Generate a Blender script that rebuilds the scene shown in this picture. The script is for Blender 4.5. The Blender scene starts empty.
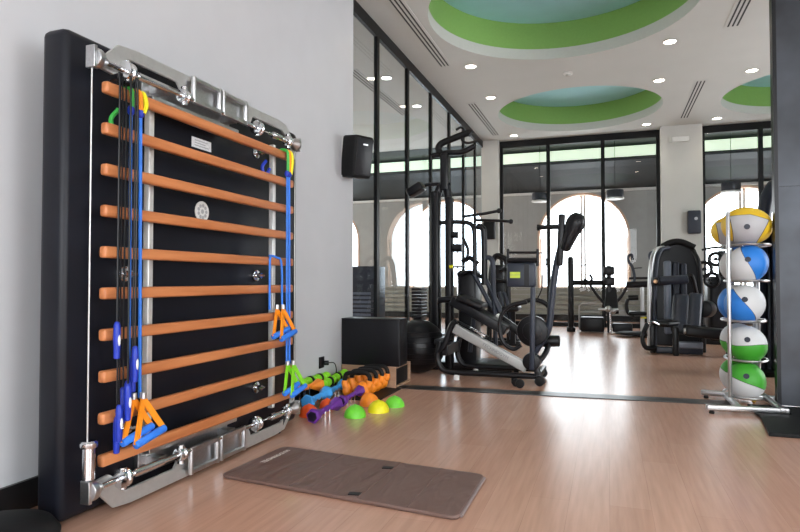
import bpy, bmesh, math, random
from mathutils import Vector, Matrix
random.seed(4)
scene = bpy.context.scene
col = scene.collection
PI = math.pi
# ------------------------------------------------------------------ camera model (also used to read positions off the photo)
F, YAW, PIT, HC = 590.0, math.radians(19.4), math.radians(1.35), 1.1
def ray(px, py):
    x = (px-400)/F; y = -(py-266)/F; z = 1.0
    c, s = math.cos(PIT), math.sin(PIT); Yu = y*c+z*s; Zf = z*c-y*s
    c, s = math.cos(YAW), math.sin(YAW)
    return Vector((x*c-Zf*s, x*s+Zf*c, Yu))
CAM = Vector((0, 0, HC))
def atZ(px, py, z=0.0):
    r = ray(px, py); return CAM+r*((z-HC)/r.z)
def atX(px, py, x):
    r = ray(px, py); return CAM+r*(x/r.x)
def atY(px, py, y):
    r = ray(px, py); return CAM+r*(y/r.y)

# ------------------------------------------------------------------ materials
def nodes_of(m):
    m.use_nodes = True
    return m.node_tree.nodes, m.node_tree.links, m.node_tree.nodes['Principled BSDF']
def mat(name, c, rough=0.5, metal=0.0, spec=0.5, noise=0.06, scale=30.0, coat=0.0, bump=0.0, emit=None, estr=0.0):
    m = bpy.data.materials.new(name); n, l, b = nodes_of(m)
    b.inputs['Roughness'].default_value = rough; b.inputs['Metallic'].default_value = metal
    b.inputs['Specular IOR Level'].default_value = spec
    b.inputs['Coat Weight'].default_value = coat
    tc = n.new('ShaderNodeTexCoord'); tx = n.new('ShaderNodeTexNoise'); tx.inputs['Scale'].default_value = scale
    tx.inputs['Detail'].default_value = 3
    l.new(tc.outputs['Object'], tx.inputs['Vector'])
    r = n.new('ShaderNodeValToRGB')
    r.color_ramp.elements[0].position = 0.3; r.color_ramp.elements[1].position = 0.7
    r.color_ramp.elements[0].color = tuple(max(0, v*(1-noise)) for v in c)+(1,)
    r.color_ramp.elements[1].color = tuple(min(1, v*(1+noise)) for v in c)+(1,)
    l.new(tx.outputs['Fac'], r.inputs['Fac']); l.new(r.outputs['Color'], b.inputs['Base Color'])
    if bump:
        bp = n.new('ShaderNodeBump'); bp.inputs['Strength'].default_value = bump; bp.inputs['Distance'].default_value = 0.01
        l.new(tx.outputs['Fac'], bp.inputs['Height']); l.new(bp.outputs['Normal'], b.inputs['Normal'])
    if emit:
        b.inputs['Emission Color'].default_value = tuple(emit)+(1,); b.inputs['Emission Strength'].default_value = estr
    return m
M = {}
M['wall'] = mat('wall_paint', (0.52, 0.525, 0.545), 0.75, noise=0.02, scale=3)
M['pillar'] = mat('pillar_paint', (0.56, 0.555, 0.53), 0.75, noise=0.02, scale=3)
M['ceil'] = mat('ceiling_paint', (0.585, 0.60, 0.575), 0.85, noise=0.015, scale=2)
M['reveal'] = mat('recess_grey', (0.56, 0.56, 0.53), 0.85, noise=0.02)
M['green_recess'] = mat('recess_green', (0.22, 0.41, 0.10), 0.6, noise=0.03)
M['blue_recess'] = mat('recess_teal', (0.34, 0.66, 0.70), 0.7, noise=0.03, scale=3)
M['facade'] = mat('facade_paint', (0.40, 0.40, 0.39), 0.8, noise=0.04, scale=6)
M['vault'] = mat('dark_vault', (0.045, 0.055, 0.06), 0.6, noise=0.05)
M['frame'] = mat('black_frame', (0.004, 0.004, 0.005), 0.4, spec=.25)
M['baseboard'] = mat('black_baseboard', (0.008, 0.008, 0.009), 0.35)
M['peach'] = mat('peach_arch_trim', (0.75, 0.50, 0.36), 0.6)
M['white'] = mat('white_paint', (0.78, 0.78, 0.76), 0.5, noise=0.02)
M['sticker'] = mat('white_sticker', (0.75, 0.77, 0.78), 0.5, noise=0.15, scale=120)
M['panel'] = mat('black_panel', (0.006, 0.007, 0.012), 0.42, spec=.3, noise=0.2, scale=4)
M['black'] = mat('black_metal', (0.005, 0.005, 0.007), 0.34, spec=.32, noise=0.1)
M['rubber'] = mat('black_rubber', (0.006, 0.006, 0.0065), 0.6, spec=.25, noise=0.15, bump=0.05)
M['vinyl'] = mat('black_vinyl', (0.006, 0.006, 0.008), 0.36, spec=.3, noise=0.1, scale=60, bump=0.05)
M['navy_vinyl'] = mat('navy_vinyl', (0.035, 0.04, 0.055), 0.28, spec=.5)
M['shroud'] = mat('blue_grey_shroud', (0.15, 0.175, 0.23), 0.3, spec=.5, noise=0.04)
M['darkblue'] = mat('dark_blue_grey_plastic', (0.022, 0.028, 0.045), 0.38, spec=.4, noise=0.05)
M['bright_rail'] = mat('bright_rail', (0.78, 0.78, 0.76), 0.28, 0.45, noise=0.05)
M['chrome'] = mat('chrome', (0.75, 0.76, 0.78), 0.14, 1.0, noise=0.03)
M['steel'] = mat('brushed_steel', (0.55, 0.55, 0.56), 0.3, 1.0, noise=0.08, scale=80)
M['arm'] = mat('grey_cast_arm', (0.48, 0.48, 0.47), 0.36, 0.55, noise=0.05)
M['silver'] = mat('silver_paint', (0.42, 0.42, 0.41), 0.4, 0.3, noise=0.05)
M['cable'] = mat('steel_cable', (0.62, 0.62, 0.60), 0.35, 0.6)
M['blue'] = mat('blue_rubber', (0.03, 0.20, 0.78), 0.45)
M['blue_grip'] = mat('dark_blue_grip', (0.01, 0.035, 0.42), 0.4)
M['skyblue'] = mat('sky_blue_neoprene', (0.05, 0.36, 0.85), 0.5)
M['orange'] = mat('orange_strap', (0.95, 0.30, 0.01), 0.5)
M['orange_w'] = mat('orange_coating', (0.95, 0.27, 0.015), 0.42)
M['red_or'] = mat('red_orange_coating', (0.9, 0.10, 0.01), 0.5)
M['yellow'] = mat('yellow_plastic', (0.82, 0.75, 0.01), 0.45)
M['lime'] = mat('lime_coating', (0.25, 0.72, 0.02), 0.45)
M['dome_green'] = mat('green_dome_plastic', (0.16, 0.66, 0.04), 0.45)
M['green'] = mat('green_strap', (0.05, 0.45, 0.07), 0.5)
M['purple'] = mat('purple_coating', (0.13, 0.022, 0.28), 0.45)
M['dark_end'] = mat('dark_hollow_end', (0.02, 0.012, 0.04), 0.5)
M['lit'] = mat('lamp_glow', (1, 0.95, 0.85), emit=(1, 0.90, 0.74), estr=28)
M['cove'] = mat('cove_light', (0.8, 0.9, 0.75), emit=(0.82, 0.95, 0.70), estr=1.5)
M['limepatch'] = mat('lime_badge', (0.55, 0.68, 0.06), 0.5)

def wood(name, c1, c2, scale, rough, axis='Y', spec=0.5, coat=0.0):
    m = bpy.data.materials.new(name); n, l, b = nodes_of(m)
    tc = n.new('ShaderNodeTexCoord'); mp = n.new('ShaderNodeMapping')
    s = [scale*12, scale*12, scale*12]; s['XYZ'.index(axis)] = scale
    mp.inputs['Scale'].default_value = s
    l.new(tc.outputs['Object'], mp.inputs['Vector'])
    tx = n.new('ShaderNodeTexNoise'); tx.inputs['Scale'].default_value = 1.0; tx.inputs['Detail'].default_value = 5
    l.new(mp.outputs['Vector'], tx.inputs['Vector'])
    r = n.new('ShaderNodeValToRGB'); r.color_ramp.elements[0].position = 0.3; r.color_ramp.elements[1].position = 0.72
    r.color_ramp.elements[0].color = tuple(c1)+(1,); r.color_ramp.elements[1].color = tuple(c2)+(1,)
    l.new(tx.outputs['Fac'], r.inputs['Fac']); l.new(r.outputs['Color'], b.inputs['Base Color'])
    b.inputs['Roughness'].default_value = rough; b.inputs['Specular IOR Level'].default_value = spec
    b.inputs['Coat Weight'].default_value = coat
    return m
M['bar'] = wood('oiled_wood_bar', (0.44, 0.145, 0.048), (0.62, 0.24, 0.09), 2.0, 0.42)
M['plyo'] = wood('pale_plywood', (0.34, 0.20, 0.12), (0.46, 0.29, 0.19), 2.0, 0.5, 'X')

def floor_material():
    m = bpy.data.materials.new('wood_plank_floor'); n, l, b = nodes_of(m)
    tc = n.new('ShaderNodeTexCoord')
    mp = n.new('ShaderNodeMapping'); mp.inputs['Rotation'].default_value = (0, 0, PI/2)
    l.new(tc.outputs['Object'], mp.inputs['Vector'])
    br = n.new('ShaderNodeTexBrick'); br.inputs['Scale'].default_value = 1.0
    br.inputs['Brick Width'].default_value = 1.3; br.inputs['Row Height'].default_value = 0.19
    br.inputs['Mortar Size'].default_value = 0.0012; br.inputs['Mortar Smooth'].default_value = 0.3
    br.offset = 0.37
    br.inputs['Color1'].default_value = (0.52, 0.30, 0.215, 1)
    br.inputs['Color2'].default_value = (0.56, 0.335, 0.245, 1)
    br.inputs['Mortar'].default_value = (0.43, 0.25, 0.175, 1)
    l.new(mp.outputs['Vector'], br.inputs['Vector'])
    mp2 = n.new('ShaderNodeMapping'); mp2.inputs['Scale'].default_value = (38, 2.2, 1)
    l.new(tc.outputs['Object'], mp2.inputs['Vector'])
    nz = n.new('ShaderNodeTexNoise'); nz.inputs['Scale'].default_value = 1.0; nz.inputs['Detail'].default_value = 6
    l.new(mp2.outputs['Vector'], nz.inputs['Vector'])
    r = n.new('ShaderNodeValToRGB'); r.color_ramp.elements[0].position = 0.32; r.color_ramp.elements[1].position = 0.7
    r.color_ramp.elements[0].color = (0.90, 0.885, 0.87, 1); r.color_ramp.elements[1].color = (1.05, 1.05, 1.05, 1)
    l.new(nz.outputs['Fac'], r.inputs['Fac'])
    mx = n.new('ShaderNodeMix'); mx.data_type = 'RGBA'; mx.blend_type = 'MULTIPLY'; mx.inputs['Factor'].default_value = 1.0
    l.new(br.outputs['Color'], mx.inputs['A']); l.new(r.outputs['Color'], mx.inputs['B'])
    l.new(mx.outputs['Result'], b.inputs['Base Color'])
    b.inputs['Roughness'].default_value = 0.25; b.inputs['Specular IOR Level'].default_value = 0.75
    bp = n.new('ShaderNodeBump'); bp.inputs['Strength'].default_value = 0.02; bp.inputs['Distance'].default_value = 0.004
    l.new(nz.outputs['Fac'], bp.inputs['Height']); l.new(bp.outputs['Normal'], b.inputs['Normal'])
    return m
M['floor'] = floor_material()

def glass_material(name, tint, gloss):
    m = bpy.data.materials.new(name); m.use_nodes = True
    n, l = m.node_tree.nodes, m.node_tree.links
    n.remove(n['Principled BSDF'])
    t = n.new('ShaderNodeBsdfTransparent'); t.inputs['Color'].default_value = tuple(tint)+(1,)
    g = n.new('ShaderNodeBsdfGlossy'); g.inputs['Roughness'].default_value = 0.01
    fr = n.new('ShaderNodeFresnel'); fr.inputs['IOR'].default_value = gloss
    mx = n.new('ShaderNodeMixShader')
    gm = n.new('ShaderNodeNewGeometry'); ml = n.new('ShaderNodeMath'); ml.operation = 'SUBTRACT'; ml.inputs[0].default_value = 1.0
    l.new(gm.outputs['Backfacing'], ml.inputs[1])
    mm = n.new('ShaderNodeMath'); mm.operation = 'MULTIPLY'; l.new(ml.outputs[0], mm.inputs[0]); l.new(fr.outputs['Fac'], mm.inputs[1])
    l.new(mm.outputs[0], mx.inputs['Fac']); l.new(t.outputs['BSDF'], mx.inputs[1]); l.new(g.outputs['BSDF'], mx.inputs[2])
    l.new(mx.outputs['Shader'], n['Material Output'].inputs['Surface'])
    return m
M['glass'] = glass_material('tinted_glass', (0.90, 0.92, 0.93), 1.45)
M['glass_side'] = glass_material('side_glass', (0.88, 0.94, 0.98), 1.45)

def mat_vinyl():
    m = bpy.data.materials.new('brown_mat_cover'); n, l, b = nodes_of(m)
    tc = n.new('ShaderNodeTexCoord')
    nz = n.new('ShaderNodeTexNoise'); nz.inputs['Scale'].default_value = 3.0; nz.inputs['Detail'].default_value = 2; nz.inputs['Distortion'].default_value = 1.2
    mp = n.new('ShaderNodeMapping'); mp.inputs['Scale'].default_value = (2.4, 0.8, 1); mp.inputs['Rotation'].default_value = (0, 0, -0.5)
    l.new(tc.outputs['Object'], mp.inputs['Vector']); l.new(mp.outputs['Vector'], nz.inputs['Vector'])
    r = n.new('ShaderNodeValToRGB')
    r.color_ramp.elements[0].color = (0.135, 0.080, 0.066, 1); r.color_ramp.elements[1].color = (0.17, 0.104, 0.088, 1)
    l.new(nz.outputs['Fac'], r.inputs['Fac']); l.new(r.outputs['Color'], b.inputs['Base Color'])
    b.inputs['Roughness'].default_value = 0.5
    bp = n.new('ShaderNodeBump'); bp.inputs['Strength'].default_value = 0.5; bp.inputs['Distance'].default_value = 0.03
    l.new(nz.outputs['Fac'], bp.inputs['Height']); l.new(bp.outputs['Normal'], b.inputs['Normal'])
    return m
M['mat'] = mat_vinyl()

def ball_material(name, colour, base=(0.62, 0.63, 0.64), t=0.12, ph=0.0):
    m = bpy.data.materials.new(name); n, l, b = nodes_of(m)
    tc = n.new('ShaderNodeTexCoord'); sp = n.new('ShaderNodeSeparateXYZ'); l.new(tc.outputs['Object'], sp.inputs[0])
    def mth(op, a, v):
        q = n.new('ShaderNodeMath'); q.operation = op
        for i, s in enumerate((a, v)):
            if s is None: continue
            if isinstance(s, (int, float)): q.inputs[i].default_value = s
            else: l.new(s, q.inputs[i])
        return q.outputs[0]
    # swoosh: sin(a*x + b*z + phase) + z/r
    u = mth('ADD', mth('MULTIPLY', sp.outputs['X'], 15.0), ph)
    v = mth('MULTIPLY', mth('SINE', u, None), 0.085)
    w = mth('ADD', v, mth('MULTIPLY', sp.outputs['Z'], -0.9))
    w = mth('ADD', w, mth('MULTIPLY', sp.outputs['X'], 0.35))
    k = mth('GREATER_THAN', w, t*0.17)
    k2 = mth('GREATER_THAN', w, t*0.17-0.006)
    mx = n.new('ShaderNodeMix'); mx.data_type = 'RGBA'
    l.new(k2, mx.inputs['Factor']); mx.inputs['A'].default_value = tuple(base)+(1,); mx.inputs['B'].default_value = (0.03, 0.03, 0.03, 1)
    m2 = n.new('ShaderNodeMix'); m2.data_type = 'RGBA'
    l.new(k, m2.inputs['Factor']); l.new(mx.outputs['Result'], m2.inputs['A']); m2.inputs['B'].default_value = tuple(colour)+(1,)
    l.new(m2.outputs['Result'], b.inputs['Base Color']); b.inputs['Roughness'].default_value = 0.5
    return m
def ball_material_y():
    m = ball_material('ball_yellow_grey', (0.78, 0.50, 0.02), base=(.46, .46, .48))
    n, l = m.node_tree.nodes, m.node_tree.links
    gts = [q for q in n if q.type == 'MATH' and q.operation == 'GREATER_THAN']
    sp = [q for q in n if q.type == 'SEPXYZ'][0]
    def op(o, x, y, z=None):
        q = n.new('ShaderNodeMath'); q.operation = o
        for i, v in enumerate((x, y, z)):
            if v is None: continue
            if isinstance(v, (int, float)): q.inputs[i].default_value = v
            else: l.new(v, q.inputs[i])
        return q.outputs[0]
    ax = op('ABSOLUTE', sp.outputs['X'], None)
    side = op('SUBTRACT', op('MULTIPLY', ax, .95), op('MULTIPLY', sp.outputs['Z'], -.35))
    side = op('SUBTRACT', op('MULTIPLY', ax, .95), op('MULTIPLY', sp.outputs['Z'], .30))
    topv = op('MULTIPLY_ADD', sp.outputs['Z'], 1.45, op('MULTIPLY', ax, .25))
    wv = op('MAXIMUM', side, topv)
    for g in gts:
        l.new(wv, g.inputs[0])
    gts[0].inputs[1].default_value = .130; gts[1].inputs[1].default_value = .125
    return m
M['ball_yellow'] = ball_material_y()
M['ball_blue'] = ball_material('ball_blue_white', (0.02, 0.20, 0.66), t=0.05, ph=0.2)
M['ball_green'] = ball_material('ball_green_white', (0.05, 0.35, 0.025), t=0.0, ph=0.0)

# ------------------------------------------------------------------ mesh builder
def catmull(pts, k=6):
    p = [Vector(q) for q in pts]
    if len(p) < 3: return p
    out = []
    for i in range(len(p)-1):
        a = p[i-1] if i else p[0]*2-p[1]
        b, c = p[i], p[i+1]
        d = p[i+2] if i+2 < len(p) else p[-1]*2-p[-2]
        for j in range(k):
            t = j/k
            out.append(0.5*((2*b)+(c-a)*t+(2*a-5*b+4*c-d)*t*t+(3*b-a-3*c+d)*t**3))
    out.append(p[-1]); return out

class MB:
    def __init__(s): s.bm = bmesh.new()
    def box(s, lo, hi, rot=None, piv=None, bev=0.0):
        lo, hi = Vector(lo), Vector(hi); c = (lo+hi)/2; d = hi-lo
        g = bmesh.ops.create_cube(s.bm, size=1.0)['verts']
        for v in g: v.co = Vector((v.co.x*abs(d.x), v.co.y*abs(d.y), v.co.z*abs(d.z)))
        if bev > 0:
            es = list({e for v in g for e in v.link_edges})
            r = bmesh.ops.bevel(s.bm, geom=es, offset=bev, segments=3, profile=0.5, affect='EDGES')
            g = list({v for f in r['faces'] for v in f.verts} | {v for v in g if v.is_valid})
            # gather whole island
            seen = set(g); st = list(g)
            while st:
                v = st.pop()
                for e in v.link_edges:
                    o = e.other_vert(v)
                    if o not in seen: seen.add(o); st.append(o)
            g = list(seen)
        for v in g: v.co += c
        if rot is not None:
            pv = Vector(piv) if piv is not None else c
            for v in g: v.co = rot @ (v.co-pv)+pv
        return s
    def obox(s, a, b, w, h, up=(0, 0, 1), bev=0.0):
        """box running from a to b, w wide sideways, h along up"""
        a, b = Vector(a), Vector(b); d = b-a; L = d.length; t = d.normalized(); u = Vector(up)
        x = t.cross(u).normalized(); u2 = x.cross(t).normalized()
        R = Matrix((t, x, u2)).transposed()
        return s.box((-L/2, -w/2, -h/2), (L/2, w/2, h/2), bev=bev)._move_last(R, (a+b)/2)
    def _move_last(s, R, off):
        s.bm.verts.ensure_lookup_table()
        # the last created island holds the last vert
        v0 = s.bm.verts[-1]; seen = {v0}; st = [v0]
        while st:
            v = st.pop()
            for e in v.link_edges:
                o = e.other_vert(v)
                if o not in seen: seen.add(o); st.append(o)
        for v in seen: v.co = R @ v.co+Vector(off)
        return s
    def tube(s, pts, r, n=10, smooth=True, k=6, cap=True, closed=False):
        p = catmull(pts, k) if smooth else [Vector(q) for q in pts]
        rs = r if isinstance(r, (list, tuple)) else None
        rings = []; t0 = None; u = None
        for i, q in enumerate(p):
            t = (p[min(i+1, len(p)-1)]-p[max(i-1, 0)])
            if t.length < 1e-9: t = Vector((0, 0, 1))
            t.normalize()
            if u is None:
                a = Vector((0, 0, 1)) if abs(t.z) < 0.9 else Vector((1, 0, 0))
                u = t.cross(a).normalized()
            else:
                u = (u-t*u.dot(t))
                u = u.normalized() if u.length > 1e-6 else t.orthogonal().normalized()
            w = t.cross(u)
            rr = r if rs is None else rs[0]+(rs[1]-rs[0])*i/(len(p)-1)
            rings.append([s.bm.verts.new(q+(u*math.cos(2*PI*j/n)+w*math.sin(2*PI*j/n))*rr) for j in range(n)])
        for a, b in zip(rings, rings[1:]):
            for j in range(n): s.bm.faces.new((a[j], a[(j+1) % n], b[(j+1) % n], b[j]))
        if cap:
            s.bm.faces.new(list(reversed(rings[0]))); s.bm.faces.new(rings[-1])
        return s
    def lathe(s, prof, base=(0, 0, 0), axis=(0, 0, 1), n=24):
        """prof: list of (r, h)"""
        ax = Vector(axis).normalized(); u = ax.orthogonal().normalized(); w = ax.cross(u); base = Vector(base)
        rings = []
        for r, h in prof:
            if r < 1e-6: rings.append([s.bm.verts.new(base+ax*h)])
            else: rings.append([s.bm.verts.new(base+ax*h+(u*math.cos(2*PI*j/n)+w*math.sin(2*PI*j/n))*r) for j in range(n)])
        for a, b in zip(rings, rings[1:]):
            for j in range(n):
                k = (j+1) % n
                if len(a) == 1 and len(b) == 1: continue
                if len(a) == 1: s.bm.faces.new((a[0], b[k], b[j]))
                elif len(b) == 1: s.bm.faces.new((a[j], a[k], b[0]))
                else: s.bm.faces.new((a[j], a[k], b[k], b[j]))
        if len(rings[0]) > 1: s.bm.faces.new(list(reversed(rings[0])))
        if len(rings[-1]) > 1: s.bm.faces.new(rings[-1])
        return s
    def cyl(s, a, b, r, n=20, bev=0.0):
        a, b = Vector(a), Vector(b); L = (b-a).length
        pr = [(r, 0), (r, L)] if bev <= 0 else [(r-bev, 0), (r-bev*.3, bev*.3), (r, bev), (r, L-bev), (r-bev*.3, L-bev*.3), (r-bev, L)]
        return s.lathe(pr, a, b-a, n)
    def ball(s, c, r, sc=(1, 1, 1), n=28, rot=None):
        g = bmesh.ops.create_uvsphere(s.bm, u_segments=n, v_segments=n//2, radius=r)['verts']
        for v in g:
            v.co = Vector((v.co.x*sc[0], v.co.y*sc[1], v.co.z*sc[2]))
            if rot is not None: v.co = rot @ v.co
            v.co += Vector(c)
        return s
    def prism(s, pts, off):
        """pts: planar polygon (list of Vectors), extruded by vector off"""
        off = Vector(off)
        a = [s.bm.verts.new(Vector(p)) for p in pts]; b = [s.bm.verts.new(Vector(p)+off) for p in pts]
        s.bm.faces.new(list(reversed(a))); s.bm.faces.new(b); n = len(a)
        for i in range(n): s.bm.faces.new((a[i], a[(i+1) % n], b[(i+1) % n], b[i]))
        return s
    def strip(s, poly, wid, off, k=5, smooth=True):
        """flat ribbon along poly (in the plane normal to off), wid wide, thickness off"""
        p = catmull(poly, k) if smooth else [Vector(q) for q in poly]; nrm = Vector(off).normalized(); L, R = [], []
        for i, q in enumerate(p):
            t = (p[min(i+1, len(p)-1)]-p[max(i-1, 0)]).normalized(); x = t.cross(nrm).normalized()
            ww = wid if not isinstance(wid, (list, tuple)) else wid[0]+(wid[1]-wid[0])*i/(len(p)-1)
            L.append(q+x*ww/2); R.append(q-x*ww/2)
        for i in range(len(p)-1):
            vs = [s.bm.verts.new(c) for c in (L[i], L[i+1], R[i+1], R[i])]
            vb = [s.bm.verts.new(c+Vector(off)) for c in (L[i], L[i+1], R[i+1], R[i])]
            s.bm.faces.new(vs); s.bm.faces.new(list(reversed(vb)))
            s.bm.faces.new((vs[0], vb[0], vb[1], vs[1])); s.bm.faces.new((vs[2], vb[2], vb[3], vs[3]))
            if i == 0: s.bm.faces.new((vs[3], vb[3], vb[0], vs[0]))
            if i == len(p)-2: s.bm.faces.new((vs[1], vb[1], vb[2], vs[2]))
        bmesh.ops.remove_doubles(s.bm, verts=s.bm.verts, dist=1e-5)
        return s
    def quad(s, *p):
        s.bm.faces.new([s.bm.verts.new(Vector(q)) for q in p]); return s
    def build(s, name, m, parent=None, org=None, bevel=0.0, ang=38, sub=0, **props):
        if org is None: org = ORG.get(parent.name, Vector()) if parent else Vector()
        for v in s.bm.verts: v.co -= Vector(org)
        bmesh.ops.recalc_face_normals(s.bm, faces=s.bm.faces)
        me = bpy.data.meshes.new(name); s.bm.to_mesh(me); s.bm.free()
        me.materials.append(m if not isinstance(m, str) else M[m])
        me.shade_smooth(); me.set_sharp_from_angle(angle=math.radians(ang))
        o = bpy.data.objects.new(name, me); col.objects.link(o)
        if parent:
            o.parent = parent; ORG[o.name] = Vector(org)
        else: o.location = org
        if bevel:
            bv = o.modifiers.new('bevel', 'BEVEL'); bv.width = bevel; bv.segments = 3; bv.limit_method = 'ANGLE'; bv.harden_normals = False
        if sub:
            sb = o.modifiers.new('sub', 'SUBSURF'); sb.levels = sub; sb.render_levels = sub
        for k_, v_ in props.items(): o[k_] = v_
        return o
ORG = {}
def tag(o, label, cat, group=None):
    o['label'] = label; o['category'] = cat
    if group: o['group'] = group
    return o
def thing(name, label, cat, loc, group=None):
    o = bpy.data.objects.new(name, None); col.objects.link(o); o.location = loc; o.empty_display_size = 0.1
    ORG[o.name] = Vector(loc)
    return tag(o, label, cat, group)
def copy_tree(o, parent=None):
    c = o.copy(); col.objects.link(c)
    if parent: c.parent = parent
    for ch in list(o.children): copy_tree(ch, c)
    return c
def struct(mb, name, m, **k):
    o = mb.build(name, m, **k); o['kind'] = 'structure'; return o
def to_mesh(fo):
    """a text object becomes a plain mesh object of the same name"""
    bpy.context.view_layer.update()
    me = bpy.data.meshes.new_from_object(fo.evaluated_get(bpy.context.evaluated_depsgraph_get()))
    nm, par, loc, rot = fo.name, fo.parent, fo.location.copy(), fo.rotation_euler.copy()
    bpy.data.objects.remove(fo)
    o = bpy.data.objects.new(nm, me); col.objects.link(o); o.parent = par; o.location = loc; o.rotation_euler = rot
    return o
#%%SETTING
# ------------------------------------------------------------------ the room
H = 4.5; XW = -2.65; XG = -2.89; YB = 14.5; YF = 16.7; YEND = 5.93; XR = 6.2; XL = -10.6; YR = -3.2
struct(MB().box((XL-.2, YR-.2, -0.1), (XR+.2, YF+.6, 0)), 'floor', 'floor')
struct(MB().box((XW-.2, YR, 0), (XW, YEND, H)), 'wall_left', 'wall')
struct(MB().box((XL, YEND-.2, 0), (XW-.2, YEND, H)), 'wall_side', 'wall')
struct(MB().box((XL-.2, YEND-.2, 0), (XL, YF+.5, H)), 'wall_far_left', 'wall')
# unseen right and rear walls, their big window openings placed to let in fill daylight
def wall_with_openings(name, a, b, thick, z1, ops, m, axis):
    """wall along x or y between a and b; ops = list of (u0,u1,z0,z1)"""
    mb = MB(); us = sorted(ops); cur = a
    def bx(u0, u1, z0, zz):
        if u1-u0 < 1e-4 or zz-z0 < 1e-4: return
        if axis == 'X': mb.box((u0, thick[0], z0), (u1, thick[1], zz))
        else: mb.box((thick[0], u0, z0), (thick[1], u1, zz))
    for u0, u1, z0, zz in us:
        bx(cur, u0, 0, z1); bx(u0, u1, 0, z0); bx(u0, u1, zz, z1); cur = u1
    bx(cur, b, 0, z1)
    return struct(mb, name, m)
wall_with_openings('wall_right', YR, YF+.5, (XR, XR+.2), H, [(-1.5, 2.0, .6, 3.7), (7.5, 10.0, .6, 3.7)], 'wall', 'Y')
wall_with_openings('wall_rear', XW-.2, XR, (YR-.2, YR), H, [(-1.4, 1.4, .5, 3.7), (2.4, 5.2, .5, 3.7)], 'wall', 'X')
struct(MB().box((XW, YR, 0), (XW+.02, YEND-.01, .14)), 'baseboard_left', 'baseboard')

# ceiling with round recesses
domes = [(-0.55, 7.62, 1.66), (-0.55, 12.35, 1.58), (3.62, 12.35, 1.58), (3.62, 7.62, 1.66)]
def ceiling():
    mb = MB(); N = 72
    xs = [XL, -2.5, 1.4, 1.6, 5.64, XR]; ys = [YR, 5.7, 9.54, 10.4, 14.3, YF]
    cells = {}
    for cx, cy, r in domes:
        x0, x1 = (-2.5, 1.4) if cx < 1 else (1.6, 5.64); y0, y1 = (5.7, 9.54) if cy < 10 else (10.4, 14.3)
        cells[(x0, y0)] = 1
        ring, sq = [], []
        for j in range(N):
            a = 2*PI*j/N; d = Vector((math.cos(a), math.sin(a)))
            t = min(((x1-cx)/d.x if d.x > 1e-9 else (x0-cx)/d.x if d.x < -1e-9 else 1e9),
                    ((y1-cy)/d.y if d.y > 1e-9 else (y0-cy)/d.y if d.y < -1e-9 else 1e9))
            ring.append((cx+d.x*r, cy+d.y*r, H)); sq.append((cx+d.x*t, cy+d.y*t, H))
        for j in range(N):
            k = (j+1) % N
            mb.quad(ring[j], ring[k], sq[k], sq[j])
            # corner filler
            a, b = sq[j], sq[k]
            if abs(a[0]-b[0]) > 1e-6 and abs(a[1]-b[1]) > 1e-6:
                c = (b[0] if abs(abs(b[0]-cx)-abs((x1 if b[0] > cx else x0)-cx)) < 1e-6 else a[0],
                     a[1] if abs(abs(a[1]-cy)-abs((y1 if a[1] > cy else y0)-cy)) < 1e-6 else b[1], H)
                mb.bm.faces.new([mb.bm.verts.new(Vector(q)) for q in (a, c, b)])
    for i in range(len(xs)-1):
        for j in range(len(ys)-1):
            if (xs[i], ys[j]) in cells: continue
            mb.quad((xs[i], ys[j], H), (xs[i+1], ys[j], H), (xs[i+1], ys[j+1], H), (xs[i], ys[j+1], H))
    o = struct(mb, 'ceiling', 'ceil')
    struct(MB().quad((XL-.2, YR-.2, 5.6), (XR+.2, YR-.2, 5.6), (XR+.2, YF+.5, 5.6), (XL-.2, YF+.5, 5.6)), 'ceiling_slab', 'ceil')
    return o
ceiling()
for cx, cy, r in domes:
    N = 72
    def ringwall(z0, z1, r0, r1, nm, m):
        mb = MB()
        for j in range(N):
            a, b = 2*PI*j/N, 2*PI*(j+1)/N
            mb.quad((cx+r0*math.cos(a), cy+r0*math.sin(a), z0), (cx+r0*math.cos(b), cy+r0*math.sin(b), z0),
                    (cx+r1*math.cos(b), cy+r1*math.sin(b), z1), (cx+r1*math.cos(a), cy+r1*math.sin(a), z1))
        bmesh.ops.remove_doubles(mb.bm, verts=mb.bm.verts, dist=1e-5)
        return struct(mb, nm, m)
    ringwall(H, H+.16, r, r, 'ceiling_recess_rim', 'reveal')
    ringwall(H+.16, H+.56, r, r, 'ceiling_recess_band', 'green_recess')
    mb = MB(); prof = [(r, .56), (r*.93, .60), (r*.8, .66), (r*.5, .73), (0, .76)]
    mb.lathe(prof, (cx, cy, H), (0, 0, 1), 72); struct(mb, 'ceiling_recess_dome', 'blue_recess')

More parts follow.
